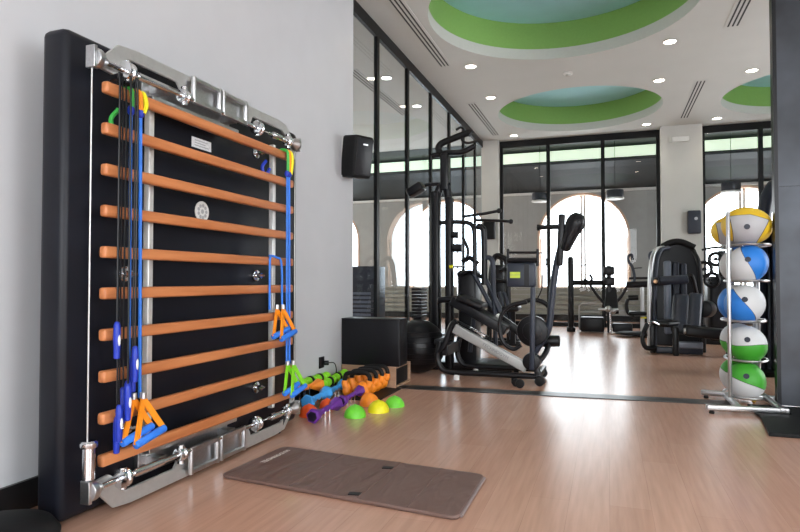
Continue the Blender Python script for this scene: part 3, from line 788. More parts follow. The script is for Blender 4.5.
# wooden bench with an open end, black box on it
t = thing('wooden_bench', 'low pale wooden box bench under the black box', 'bench', (-2.335, 5.9, 0))
MB().box((-2.64, 5.65, .0), (-2.035, 5.668, .215)).box((-2.64, 5.668, .195), (-2.035, 6.12, .215)).box((-2.64, 5.668, 0), (-2.035, 6.12, .02)).box((-2.64, 6.10, .02), (-2.035, 6.12, .195)).build('carcass', 'plyo', t, bevel=.002)
MB().box((-2.60, 5.67, .02), (-2.06, 6.10, .195)).build('hollow_shade', 'rubber', t)  # black block standing for the shade inside the open hollow
t = thing('black_box', 'black padded jump box standing on the wooden bench', 'box', (-2.31, 5.87, .216))
MB().box((-2.645, 5.655, .216), (-2.0, 5.925, .70), bev=.012).build('body', 'vinyl', t)
MB().tube([(-2.64, 5.651, .695), (-2.004, 5.651, .695)], .005, 6, False).tube([(-2.0, 5.655, .225), (-2.0, 5.655, .69)], .005, 6, False).build('piping', 'black', t)
bl = thing('gym_ball', 'large black gym ball beside the black box and the glass wall', 'ball', (-2.13, 6.72, 0))
pr = [(.315*math.sin(PI*k/24)*(1+.006*math.sin(k*PI)), .315-.315*math.cos(PI*k/24)) for k in range(25)]; pr[0] = (0, 0); pr[-1] = (0, .63)
MB().lathe(pr, (-2.13, 6.72, 0), (0, 0, 1), 48).build('ball', 'black', bl, ang=60)
mb = MB()
for k in range(7):
    a = -.6+k*.2; R_ = .3165*math.cos(a); mb.lathe([(R_-.004, -.004), (R_+.0015, 0), (R_-.004, .004)], (-2.13, 6.72, .315+.315*math.sin(a)), (0, 0, 1), 48)
mb.build('grip_ridge', 'black', bl)
mb = None

# ------------------------------------------------------------------ ball rack at the right
RY = 6.02
rk = thing('ball_rack', 'steel five tier ball rack standing on the floor strip at right', 'rack', (1.15, RY, 0))
BC = [(746.5, 226, .182, 'yellow'), (747.5, 264, .163, 'blue'), (744.5, 304, .163, 'blue'), (747, 344, .157, 'green'), (746, 380.5, .157, 'green')]
px_ = [atY(729.0, 300, RY-.17).x, atY(757, 300, RY+.30).x]
pa = Vector((px_[0], RY-.17, 0)); pb = Vector((px_[1], RY+.32, 0))
for p, zt, r in ((pa, 1.70, .016), (pb, 1.45, .028)):
    MB().cyl((p.x, p.y, .04), (p.x, p.y, zt), r, 14, .005).build('post', 'steel', rk)
lev = []
for (px, py, r, kind) in BC:
    c = atY(px, py, RY); lev.append((c, r, kind))
for c, r, kind in lev:
    zt = c.z-r+.004; rr = r*.62
    zt = c.z-math.sqrt(r*r-rr*rr)-.012
    cx2 = c.x+.02; cy2 = c.y+.16
    zt = c.z-r*.93; pts = []
    for k in range(32):
        an = 2*PI*k/32; pts.append(Vector((cx2+math.cos(an)*r*1.06, c.y+.17+math.sin(an)*(r*.62+.17), zt)))
    MB().tube(pts+[pts[0]], .0115, 8, False, cap=False).build('tier_ring', 'steel', rk)
    MB().cyl((pa.x, pa.y, zt), (cx2-r*.9, c.y+.02, zt), .009, 8).cyl((pb.x, pb.y, zt), (cx2+.1, c.y+.42, zt), .009, 8).build('tier_bracket', 'steel', rk)
b0, b1 = atZ(706, 407, .05), atZ(789, 411, .05)
MB().obox(b0, b1, .05, .045, bev=.01).build('base_bar', 'steel', rk)
c0, c1 = atZ(701, 392, .05), atZ(778, 399, .05)
MB().obox(c0, c1, .05, .045, bev=.01).build('base_bar', 'steel', rk)
for p in (pa, pb):
    MB().obox(Vector((p.x, b0.y+.02, .055)), Vector((p.x, c1.y, .055)), .045, .04, bev=.008).build('base_bar', 'steel', rk)
for q in (b0.lerp(b1, .07), b1.lerp(b0, .05), c0.lerp(c1, .07), c1.lerp(c0, .08)):
    MB().lathe([(.02, 0), (.022, .01), (.012, .03)], (q.x, q.y, 0), (0, 0, 1), 14).build('rubber_foot', 'rubber', rk)
ce = MB().obox(b1, b1+(b1-b0)*.02, .054, .05, bev=.004).build('end_cap', 'rubber', rk)
MB().ball(atY(754, 401, RY+.05), .018, n=12).build('brass_nut', mat('brass', (.7, .45, .12), .3, 1.0), rk)
desc = {0: ('large yellow and grey ball on the top tier of the rack', 'dull yellow ball peeking out behind the large top ball'),
        1: ('blue and white ball on the second tier from the top', 'pale ball behind the blue and white ball, second tier'),
        2: ('blue ball with white side on the middle tier', 'blue ball mostly hidden on the middle tier, at the back'),
        3: ('green and white ball on the second tier from below', 'green ball half hidden behind, second tier from below'),
        4: ('green and white ball on the lowest tier', 'green ball half hidden behind on the lowest tier')}
for i, (c, r, kind) in enumerate(lev):
    rot = [(.0, .15, -.1), (0, -1.0, -.1), (0, 1.95, -.15), (0, .95, -.1), (0, -1.75, -.15)][i]
    for k in (0, 1):
        rr = r*(.9 if k and i == 0 else 1.0)
        if k == 0: cc = c
        else:
            q = atY([733, 739, 737, 739, 738][i], BC[i][1]+[0, 1, 0, -1, -1][i], RY+2*r+.012); cc = Vector((q.x, q.y+(.05 if i == 0 else 0), c.z-r+rr))
        t = thing('medicine_ball', desc[i][k], 'ball', cc, 'medicine balls on the rack')
        b_ = MB().ball(cc, rr, (1.13, 1.08, .92) if i == 0 else (1.06, 1.0, 1.0), 40).build('ball', 'ball_'+kind, t, ang=180)
        b_.rotation_euler = rot
        if k == 0:
            d = (CAM-cc).normalized(); d = Vector((d.x+.02, d.y, d.z+(-.03 if i == 0 else .25))).normalized()
            sx_ = (1.13, 1.08, .92) if i == 0 else (1.06, 1, 1)
            td = 1/math.sqrt(sum((d[q_]/(rr*sx_[q_]))**2 for q_ in range(3)))
            MB().lathe([(.024, td+.0005), (.024, td+.0022), (0, td+.003)], cc, d, 20).build('logo_disc', 'darkblue', t)
# tall black panel and its platform at the right edge
t = thing('tall_black_panel', 'tall blue black steel panel standing at the right edge', 'panel', (2.3, 5.8, 0))
M['steelpanel'] = mat('blue_black_steel_sheet', (.040, .045, .055), .36, .35, noise=.45, scale=2.2)
MB().box((1.389, 5.85, .03), (3.6, 5.91, H-.002)).build('sheet', 'steelpanel', t)
MB().box((1.359, 5.848, .03), (1.389, 5.93, H-.002)).build('edge_strip', 'black', t)
for z in (1.9,): MB().box((1.395, 5.848, z), (3.6, 5.8499, z+.004)).build('sheet_joint', 'black', t)
o = MB().prism([Vector(p) for p in [(1.06, 4.80, 0), (1.13, 5.36, 0), (1.13, 5.845, 0), (3.6, 5.845, 0), (3.6, 4.80, 0)]], (0, 0, .028)).build('floor_platform', 'rubber', None, (2, 5.2, 0), bevel=.006)
tag(o, 'black floor platform in front of the tall steel panel', 'platform')
# ------------------------------------------------------------------ machines
def T(y):
    return lambda px, py, dy=0.0: atY(px, py, y+dy)
# tall cable station beside the glass wall
Y0 = 7.05; p = T(Y0)
b = p(448, 360); t = thing('cable_station', 'tall black multi cable station standing along the glass side wall', 'cable machine', (b.x, Y0+.3, 0))
def Px(px, z, y=Y0):
    q = atY(px, 278, y); return Vector((q.x, y, z))
def colm(px, zt, r, y=Y0):
    q = Px(px, 0, y); return [q+Vector((0, 0, .1)), q+Vector((0, 0, zt*.5)), q+Vector((0, 0, zt-.15))]
mb = MB().box(Px(436, 0)+Vector((-.055, -.07, .0)), Px(436, 2.2)+Vector((.055, .07, 0)), bev=.025); mb.build('column', 'black', t)
mb = MB().box(Px(449.5, 0)+Vector((-.045, -.07, .0)), Px(449.5, 2.12)+Vector((.045, .07, 0)), bev=.025)
mb.tube([Px(437, 2.12), Px(440, 2.24), Px(446, 2.26), Px(449.5, 2.05)], .05, 12); mb.build('column', 'black', t)
MB().box(Px(441, 2.20)+Vector((0, -.06, 0)), Px(449, 2.66)+Vector((0, .06, 0)), bev=.02).build('head_post', 'black', t)
MB().tube([p(443, 156), p(438.5, 150), p(441, 144), p(452, 139), p(468, 133), p(471, 134)], .042, 12).build('pulley_arm', 'rubber', t)
MB().tube([p(432, 156), p(446, 153), p(462, 152), p(475, 146)], .035, 10).build('cross_arm', 'black', t)
MB().tube([p(456, 130), p(461, 127.5), p(464, 131), p(462, 140), p(468, 143), p(477, 141)], .016, 8).build('hook', 'black', t)
MB().tube([p(451, 184), p(437, 184), p(425, 185)], .022, 8, False).build('pad_arm', 'black', t)
q = p(416, 190); MB().box(q+Vector((-.11, -.10, -.055)), q+Vector((.11, .10, .055)), rot=Matrix.Rotation(-.5, 3, 'Y'), bev=.03).build('pad', 'vinyl', t)
for yy in (Y0, Y0+.45):
    pp = T(yy)
    MB().tube([pp(438, 223), pp(455, 222), pp(468, 223), pp(473, 227), pp(474.5, 236), pp(475, 275)], .028, 10).build('frame_tube', 'black', t)
MB().tube([p(477, 226), p(482, 228), p(484, 236), p(484.5, 285)], .038, 12).build('frame_tube', 'black', t)
MB().tube([p(484, 258), p(490, 258), p(493, 266), p(494, 296), p(500, 312)], .03, 12).build('frame_tube', 'darkblue', t)
for a, c in (((474, 274), (492, 308)), ((484, 276), (500, 309)), ((476, 300), (470, 352)), ((494, 300), (496, 352))):
    MB().tube([p(*a), p(*c)], .028, 10, False).build('strut', 'darkblue', t)
MB().tube([p(464, 216.5), p(485, 213.5), p(498, 211)], .018, 10, False).build('handle', 'black', t)
MB().ball(p(499, 210.8), .032, n=14).build('handle_end', 'black', t)
MB().tube([p(474, 220, .4), p(495, 220.5, .4), p(511, 221.5, .4)], .018, 10, False).build('handle', 'black', t)
MB().ball(p(511, 221.5, .4), .032, n=14).build('handle_end', 'black', t)
MB().cyl(p(451.5, 225, .12), p(451.5, 305, .12), .012, 10).build('guide_rod', 'chrome', t)
MB().cyl(p(457.5, 225, .12), p(457.5, 305, .12), .012, 10).build('guide_rod', 'chrome', t)
MB().cyl(p(449.5, 266.8, -.1), p(453, 266.8, -.1), .022, 12).build('pin_knob', 'yellow', t)
MB().cyl(p(453, 266.8, -.1), p(465, 266.5, -.1), .014, 10).build('pin', 'chrome', t)
MB().cyl(p(453, 248, -.05), p(462, 248, -.05), .05, 16).build('pulley', 'black', t)
MB().cyl(p(452, 235, -.05), p(458, 235, -.05), .04, 16).build('pulley', 'black', t)
a_, c_ = p(456, 352), p(474, 270)
MB().box((a_.x, Y0+.1, .05), (c_.x, Y0+.42, c_.z), bev=.03).build('weight_shroud', 'black', t)
a_ = p(419, 318, .15)
for k in range(9):
    MB().box((a_.x-.06, Y0+.02, .62+k*.043), (a_.x+.07, Y0+.28, .655+k*.043), bev=.006).build('weight_plate', 'black', t)
MB().box((a_.x-.05, Y0+.04, .02), (a_.x+.06, Y0+.26, .615)).build('stack_stand', 'black', t, bevel=.01)
MB().box((a_.x-.07, Y0-.02, 0), (p(512, 360).x, Y0+.55, .09), bev=.02).build('base', 'black', t)
MB().tube([p(462, 262), p(470, 258), p(478, 264)], .03, 8).tube([p(458, 275), p(470, 272), p(482, 277)], .025, 8).tube([p(463, 238), p(468, 250), p(466, 262)], .02, 8).build('linkage', 'black', t)
mb = None

# inclined machine in front of it: floor rails, silver incline beam, seat, console on a post, arm with roller pads
Y1 = 6.35; p = T(Y1)
b = p(500, 380); t = thing('incline_machine', 'black and silver inclined exercise machine with console and roller arm, left of the bright floor', 'exercise machine', (b.x, Y1+.2, 0))
for k, dy in enumerate((0.0, .52)):
    pp = T(Y1+dy)
    xl, xr = pp(446, 376).x+(.24 if k else 0), pp(541, 376).x
    z = .085
    MB().tube([Vector((xl-.07, Y1+dy, .42)), Vector((xl-.10, Y1+dy, .24)), Vector((xl-.05, Y1+dy, .12)), Vector((xl+.06, Y1+dy, z)), Vector((xl+.3, Y1+dy, z)), Vector((xr, Y1+dy, z))], .032, 12).build('floor_rail', 'black', t)
    for x in (xl+.12, xr-.28):
        MB().cyl((x, Y1+dy, 0), (x, Y1+dy, .06), .03, 12, .006).build('foot', 'white' if x < -1.2 else 'rubber', t)
for px, py, r in ((542.5, 376, .055), (539.5, 384, .05), (520, 386, .045), (516, 384.5, .04)):
    q = atZ(px, py+2, .0); MB().cyl((q.x, q.y-.025, r), (q.x, q.y+.025, r), r, 20, .01).build('wheel', 'rubber', t)
MB().tube([p(438, 352), p(444, 346), p(447, 338), p(452, 325), p(457, 321)], .034, 10).build('upright_bracket', 'black', t)
MB().box(p(441, 352)+Vector((0, 0, -.04)), p(448, 345)+Vector((0, .5, .0))).build('bracket_clamp', 'black', t, bevel=.01)
def beam(a, c, w, h, nm, m, dy=0.0, bev=.012):
    A, C_ = p(*a, dy), p(*c, dy); return MB().obox(A, C_, w, h, bev=bev).build(nm, m, t)
s0 = beam((454.5, 328), (527, 368), .07, .105, 'incline_beam', 'silver')
A, C_ = p(454.5, 328), p(527, 368); dv = (C_-A).normalized()
fc = bpy.data.curves.new('beam_lettering', 'FONT'); fc.body = 'TECHNOGYM'; fc.size = .05; fc.extrude = .0005; fc.align_x = 'CENTER'; fc.align_y = 'CENTER'
fo = bpy.data.objects.new('beam_lettering', fc); col.objects.link(fo); fo.parent = s0
M['grey_ink'] = mat('grey_ink', (.2, .2, .2), .6); fc.materials.append(M['grey_ink'])
fo.location = A.lerp(C_, .58)+Vector((0, -.0358, 0))-Vector(t.location)
fo.rotation_euler = (PI/2, math.atan2(-dv.z, dv.x), 0)
to_mesh(fo)
beam((458, 321.5), (488, 337), .075, .02, 'beam_cap', 'black')
beam((470, 327.5), (486, 336), .06, .012, 'slide_rail', 'chrome', -.03)
beam((454, 300), (508, 330), .34, .11, 'seat_carriage', 'black', .30)
beam((496, 316), (519, 331), .12, .075, 'rear_beam', 'white', .45)
beam((500, 318), (521, 333), .05, .09, 'rear_beam_edge', 'black', .40)
A, C_ = p(459, 297, .25), p(485, 307, .25)
MB().obox(A, C_, .36, .075, bev=.032).build('seat', 'vinyl', t)
A, C_ = p(440, 300, .3), p(460, 298, .3)
MB().obox(A, C_, .30, .07, bev=.03).build('head_pad', 'vinyl', t)
# big disc, small disc, console post
q = p(532.6, 331, .10); MB().cyl(q+Vector((0, -.05, 0)), q+Vector((0, .06, 0)), .165, 40, .02).cyl(q+Vector((0, -.06, 0)), q+Vector((0, -.049, 0)), .10, 30, .004).build('flywheel_cover', 'black', t)
q = p(531.7, 361.5, -.03); MB().cyl(q+Vector((0, -.05, 0)), q+Vector((0, .08, 0)), .092, 32, .015).build('pivot_disc', 'black', t)
A, C_ = p(533, 287, -.09), p(532, 370, -.09)
MB().obox(A, C_, .05, .055, up=(0, 1, 0), bev=.01).build('console_post', 'darkblue', t)
A = p(507, 287, -.11); C_ = p(535.5, 263, -.11)
cs = MB().box((A.x, Y1-.14, A.z), (C_.x, Y1-.02, C_.z), bev=.025).build('console', 'darkblue', t)
MB().box((p(524.5, 0+265, -.11).x, Y1-.145, A.z+.01), (p(529.5, 265, -.11).x, Y1-.139, C_.z-.01)).build('console_groove', 'black', cs)
q0, q1 = p(510.5, 278, -.11), p(520.5, 272, -.11)
bd = MB().box((q0.x, Y1-.1435, q0.z), (q1.x, Y1-.1385, q1.z)).build('badge', 'limepatch', cs)
fc = bpy.data.curves.new('badge_lettering', 'FONT'); fc.body = 'TECHNOGYM'; fc.size = .017; fc.extrude = .0003; fc.align_x = 'CENTER'; fc.align_y = 'CENTER'; fc.materials.append(M['grey_ink'])
fo = bpy.data.objects.new('badge_lettering', fc); col.objects.link(fo); fo.parent = cs
fo.location = Vector(((q0.x+q1.x)/2, Y1-.1442, (q0.z+q1.z)/2))-Vector(t.location); fo.rotation_euler = (PI/2, 0, 0)
to_mesh(fo)
for py in (252.5, 260.5): MB().tube([p(507.5, py, -.08), p(537.5, py, -.08)], .013 if py < 255 else .03, 8, False).build('console_rail', 'black', t)
for px in (508, 537.5): MB().tube([p(px, 249, -.08), p(px, 266, -.08)], .014, 8, False).build('rail_post', 'black', t)
MB().tube([p(538, 253, -.08), p(544, 254, -.08), p(546.5, 263, -.08), p(543, 274, -.08), p(542, 288, -.08), p(537, 300, -.06)], .007, 6).build('cord', 'black', t)
# curved loop handles beside the disc
for dy in (-.12, .28):
    MB().tube([p(527, 302, dy), p(512, 305, dy), p(502, 314, dy), p(499.5, 328, dy), p(503, 342, dy), p(513, 349, dy), p(521, 345, dy)], .022, 10).build('loop_tube', 'black', t)
MB().tube([p(515, 305, .28), p(532, 300, .28), p(545, 303, .28), p(552, 312, .28)], .026, 10).build('link_tube', 'black', t)
# swinging arm
MB().tube([p(535, 352, .12), p(548, 330, .12), p(551, 308, .12), p(554, 280, .12), p(557, 262, .12), p(561, 246, .12)], .036, 12).build('swing_arm', 'darkblue', t)
MB().obox(p(559.5, 266, .1), p(562, 214, .1), .07, .06, up=(0, 1, 0), bev=.02).build('arm_plate', 'black', t)
MB().cyl(p(537.5, 227.5, .1), p(568, 226.5, .1), .026, 12, .008).build('cross_handle', 'rubber', t)
MB().cyl(p(537, 227.6, .1), p(540, 227.5, .1), .034, 12, .006).build('handle_end', 'rubber', t)
A, C_ = p(576, 222, .1), p(565, 248, .1); ax = (C_-A).normalized(); L = (C_-A).length
MB().lathe([(0, -.10), (.05, -.09), (.085, -.05), (.10, 0), (.098, .04), (.078, .12), (.068, L*.7), (.06, L), (.04, L+.03), (0, L+.035)], A, ax, 24).build('roller_pad', 'vinyl', t)
MB().cyl(p(541, 341, .2), p(560, 341, .2), .062, 20, .016).build('roller_pad', 'vinyl', t)
MB().tube([p(536, 366, 0), p(546, 352, .1), p(549, 341, .2)], .03, 10).build('roller_arm', 'black', t)
beam((533, 362), (543, 384), .08, .06, 'rear_foot_link', 'black')
MB().obox(Vector((p(538, 380).x, Y1-.05, .09)), Vector((p(538, 380).x, Y1+.6, .09)), .06, .06, bev=.01).build('cross_member', 'black', t)
MB().obox(Vector((p(444, 380).x-.08, Y1-.02, .41)), Vector((p(444, 380).x-.08, Y1+.55, .41)), .06, .06, bev=.01).build('cross_member', 'black', t)

# generic pieces for the strength machines further back
def padded(t, nm, a, c, w, h, m='vinyl', up=(0, 0, 1)):
    return MB().obox(a, c, w, h, up=up, bev=min(w, h)*.42).build(nm, m, t)
# machine with the big shroud right of the middle
Y2 = 9.9; p = T(Y2)
b = p(675, 352); t = thing('leg_curl_machine', 'black strength machine with rounded shroud and roller, in front of white pillar', 'exercise machine', (b.x, Y2, 0))
zt = p(675, 241).z
def xz(px, z, dy=0.0): q = atY(px, 278, Y2+dy); return Vector((q.x, Y2+dy, z))
pts = [xz(655, .05, .35), xz(655, .9, .35), xz(656, zt-.25, .35), xz(662, zt-.06, .35), xz(675, zt, .35), xz(690, zt-.03, .35), xz(698, zt-.2, .35), xz(701, .9, .35), xz(702, .05, .35)]
MB().prism(catmull(pts, 4), (0, .35, 0)).build('tower', 'black', t, bevel=.03)
MB().tube([xz(662, zt-.07, .33), xz(672, zt+.0, .33), xz(682, zt+.0, .33), xz(695, zt-.09, .33)], .05, 12).build('tower_crown', 'rubber', t)
for k, (x0, x1) in enumerate(((664, 671.5), (672.5, 679.5), (680.5, 687))):
    a_, c_ = xz(x0, .25, .22), xz(x1, 1.42, .22); MB().box((a_.x, Y2+.2, .25), (c_.x, Y2+.36, 1.40-.02*k), bev=.03).build('shroud_panel', 'shroud' if k == 0 else 'darkblue', t)
for dx in (0, 5):
    MB().tube([xz(649+dx, .06, -.05), xz(649.5+dx, .9, -.05), xz(651.5+dx, zt-.35, -.03), xz(656+dx, zt-.14, .05), xz(664+dx, zt-.09, .2)], .034, 12).build('side_tube', 'darkblue' if dx else 'steel', t)
MB().tube([xz(702, .06, .1), xz(701, .9, .1), xz(699, zt-.35, .1), xz(694, zt-.15, .2)], .034, 12).build('side_tube', 'black', t)
MB().cyl(p(659, 281, -.15), p(688, 279, -.15), .068, 24, .02).build('roller_pad', 'darkblue', t)
q = p(656, 281.5, -.16); MB().cyl(q+Vector((-.03, 0, 0)), q+Vector((.03, 0, 0)), .06, 20, .01).cyl(q+Vector((-.04, 0, 0)), q+Vector((-.02, 0, 0)), .035, 16, .004).build('pivot', 'black', t)
q = p(655.5, 281.5, -.22); MB().cyl(q, q+Vector((0, -.02, 0)), .03, 16, .003).build('pivot_cap', 'brass_cap' if 'brass_cap' in M else mat('copper_cap', (.6, .36, .2), .3, .8), t)
MB().tube([p(686, 277, -.15), p(692, 276, -.15), p(697, 295, -.1), p(699, 305, -.05)], .028, 10).build('lever', 'black', t)
for nm, a_, c_, w in (('backrest', (679, 334), (682, 294), .24), ('backrest', (693, 334), (696, 293), .20)):
    A, C_ = p(*a_, -.28), p(*c_, -.10); MB().obox(A, C_, w, .12, up=(0, 1, 0), bev=.055).build(nm, 'navy_vinyl', t)
MB().cyl(p(703, 309, -.1), p(708, 309, .25), .13, 20, .03).build('side_pad', 'vinyl', t)
A, C_ = p(659, 324, -.3), p(676, 322, -.1); MB().obox(A, C_, .34, .09, bev=.04).build('seat', 'vinyl', t)
A, C_ = p(684, 330, -.42), p(736, 336, -.42)
MB().obox(A, C_, .30, .155, bev=.04).build('bench_pad', 'vinyl', t)
MB().cyl(p(683.5, 331, -.58), p(685.5, 331, -.58), .04, 14).build('bench_bolt', 'steel', t)
for px, dy in ((652, -.2), (675, -.45), (702, .1)):
    MB().obox(xz(px, .0, dy), xz(px, .42, dy), .08, .12, up=(0, 1, 0), bev=.02).build('leg', 'black', t)
q = xz(728, 0, -.42); MB().obox(q, q+Vector((0, 0, .20)), .08, .08, up=(0, 1, 0), bev=.01).build('leg', 'black', t)
MB().obox(xz(655, .06, -.3), xz(702, .06, -.3), .08, .10, bev=.02).build('base_bar', 'darkblue', t)
MB().obox(xz(675, .16, -.45), xz(702, .16, -.45), .08, .10, bev=.02).build('base_bar', 'shroud', t)
MB().tube([xz(647, .45, -.35), xz(642, .25, -.4), xz(645, .10, -.4), xz(655, .08, -.35)], .035, 10).build('step_tube', 'black', t)
MB().tube([xz(659, .43, -.35), xz(652, .48, -.4), xz(648, .44, -.42)], .014, 8).build('lever', 'chrome', t)

# plate loaded machine before the middle arch
Y3 = 13.1; p = T(Y3)
b = p(605, 325); t = thing('chest_press_machine', 'black strength machine with central mast and low bench, below the middle arch', 'exercise machine', (b.x, Y3, 0))
def X3(px, z, dy=0.0): q = atY(px, 278, Y3+dy); return Vector((q.x, Y3+dy, z))
MB().obox(X3(570.7, .02), X3(570.7, 1.60), .12, .13, up=(0, 1, 0), bev=.05).build('padded_post', 'vinyl', t)
MB().cyl(X3(570.7, 0), X3(570.7, .10), .09, 16, .01).build('post_foot', 'black', t)
MB().obox(X3(609, .0), X3(609, 1.4), .09, .09, up=(0, 1, 0), bev=.01).build('mast', 'black', t)
for z0, z1 in ((.98, 1.16), (1.20, 1.38)):
    MB().box(X3(603.5, z0)+Vector((0, -.12, 0)), X3(614.5, z1)+Vector((0, .12, 0)), bev=.03).build('weight_block', 'black', t)
MB().cyl(X3(573, 1.04), X3(604, 1.04), .055, 14, .01).build('cross_bar', 'black', t)
MB().tube([X3(584, 1.12), X3(588, 1.05), X3(597, .78), X3(606, .55)], .03, 10).tube([X3(588, 1.02, -.1), X3(592, 1.12, -.1), X3(589.5, 1.22, -.1)], .025, 8).build('press_arm', 'black', t)
MB().tube([X3(628, 1.0), X3(622, .78), X3(614, .58)], .03, 10).build('press_arm', 'black', t)
MB().tube([X3(580, 1.40), X3(586, 1.42), X3(591, 1.41)], .010, 8, False).build('handle', 'black', t)
MB().prism([X3(603, .40, -.15), X3(619, .40, -.15), X3(616, .95, -.02), X3(606, .95, -.02)], (0, .12, 0)).build('backrest', 'vinyl', t, bevel=.03)
MB().tube([X3(579, .05), X3(579, .55), X3(582, .60), X3(602, .60)], .016, 8, False).tube([X3(579, .42), X3(600, .42)], .012, 8, False).build('bench_frame', 'steel', t)
MB().box(X3(580, 0)+Vector((0, -.18, .02)), X3(604, .32)+Vector((0, .18, 0)), bev=.04).build('low_bench', 'vinyl', t)
MB().box(X3(612, 0)+Vector((0, -.12, .02)), X3(632, .20)+Vector((0, .12, 0)), bev=.03).build('low_bench', 'vinyl', t)
MB().ball(X3(608, .50, -.2), .07, n=14).ball(X3(613, .46, -.2), .06, n=14).cyl(X3(598, .49, -.2), X3(618, .49, -.2), .03, 12).build('pivot', 'steel', t)
MB().cyl(X3(610, .02, -.2), X3(610, .45, -.2), .025, 12).build('pin_post', 'chrome', t)
# arm machine right of it
t = thing('arm_curl_machine', 'black machine with two upright hook handles, left of the shroud machine', 'exercise machine', (X3(642, 0).x, Y3-.5, 0))
Y3 = 12.6
MB().cyl(X3(642, .02), X3(642, 1.02), .04, 14).build('post', 'steel', t)
MB().lathe([(.22, 0), (.20, .03), (.06, .05), (.04, .08)], X3(641, 0), (0, 0, 1), 24).build('base_disc', 'steel', t)
MB().cyl(X3(626, 1.0), X3(656, 1.02), .065, 14, .02).cyl(X3(629, 1.13), X3(652, 1.14), .025, 10).build('cross_bar', 'black', t)
for px, dz in ((631, 0), (652.5, .05)):
    MB().tube([X3(px+2, 1.0+dz), X3(px+3.5, 1.15+dz), X3(px+1.5, 1.35+dz), X3(px-2, 1.46+dz), X3(px-2.5, 1.56+dz), X3(px+.5, 1.60+dz), X3(px+2, 1.50+dz)], .028, 10).build('hook_handle', 'darkblue', t)
MB().tube([X3(634, 1.33), X3(642, 1.34)], .010, 8, False).build('handle', 'black', t)
MB().box(X3(628, .40)+Vector((0, -.2, 0)), X3(646, .48)+Vector((0, .2, 0)), bev=.035).build('seat', 'vinyl', t)
MB().tube([X3(628, .72), X3(626, .60), X3(628, .44), X3(634, .40)], .035, 10).tube([X3(628, .74), X3(638, .75)], .05, 10, False).build('seat_arm', 'black', t)
MB().box(X3(640, .34)+Vector((0, -.05, 0)), X3(646, .37)+Vector((0, .05, 0))).build('label_strip', 'yellow', t)
q = atZ(634, 333.5, .06)
MB().ball(q, .34, (1.05, .7, .13), 28).build('foot_plate', 'rubber', t)
MB().obox(Vector((q.x+.2, q.y, .05)), Vector((X3(643, 0).x, Y3-.1, .05)), .07, .05).build('foot_link', 'black', t)

# strength machine behind the console, beside the pilaster
Y4 = 10.2; p = T(Y4)
b = p(505, 345); t = thing('seated_row_machine', 'black strength machine with bent tubes between cable station and console', 'exercise machine', (b.x, Y4, 0))
def X4(px, z, dy=0.0): q = atY(px, 278, Y4+dy); return Vector((q.x, Y4+dy, z))
for dy in (-.25, .25):
    MB().tube([X4(489, .05, dy), X4(490, 1.0, dy), X4(494, 1.47, dy), X4(503, 1.48, dy), X4(507, 1.36, dy), X4(508, .9, dy), X4(509, .05, dy)], .045, 12).build('bent_frame', 'black', t)
    MB().obox(X4(483, .04, dy), X4(520, .04, dy), .08, .08, bev=.015).build('base_bar', 'black', t)
MB().tube([X4(500, 1.25, -.3), X4(506, 1.28, -.3), X4(511, 1.2, -.3)], .03, 10).tube([X4(494, 1.1, -.3), X4(512, 1.05, -.3)], .03, 10, False).build('press_arm', 'black', t)
MB().box(X4(492, .3)+Vector((0, -.1, 0)), X4(504, 1.36)+Vector((0, .15, 0)), bev=.03).build('weight_shroud', 'black', t)
padded(t, 'seat', X4(498, .62, -.55), X4(520, .64, -.55), .4, .09)
MB().obox(X4(513, .06, -.45), X4(513, .60, -.45), .07, .07, up=(0, 1, 0)).build('seat_post', 'black', t)
for px in (499, 504):
    MB().tube([X4(px, .9, -.35), X4(px+6, .55, -.35), X4(px+12, .12, -.35)], .03, 10, False).build('strut', 'darkblue', t)
# machine half hidden behind the ball rack
Y5 = 11.4; p = T(Y5)
b = p(717, 340); t = thing('multi_pulley_machine', 'dark machine with round pulleys between shroud machine and ball rack', 'exercise machine', (b.x, Y5, 0))
def X5(px, z, dy=0.0): q = atY(px, 278, Y5+dy); return Vector((q.x, Y5+dy, z))
MB().box(X5(706, .05)+Vector((0, -.2, 0)), X5(733, 1.16)+Vector((0, .3, 0)), bev=.08).build('body', 'black', t)
for px, z, r in ((704, 1.28, .12), (716, 1.45, .10), (712, 1.10, .11)):
    mb = MB(); c = X5(px, z, -.25); mb.tube([c+Vector((r*math.cos(2*PI*k/20), 0, r*math.sin(2*PI*k/20))) for k in range(21)], .028, 8, False, cap=False); mb.cyl(c+Vector((0, .03, 0)), c+Vector((0, -.02, 0)), .03, 10)
    mb.box(c+Vector((-r, -.01, -.012)), c+Vector((r, .01, .012))); mb.build('pulley_wheel', 'black', t)
MB().tube([X5(702, 1.62), X5(716, 1.66), X5(730, 1.62)], .018, 8).tube([X5(722, 1.1), X5(722, 1.6)], .06, 10, False).build('top_tube', 'black', t)
MB().obox(X5(712, 0), X5(712, .12), .5, .3, up=(0, 1, 0), bev=.02).build('base', 'black', t)
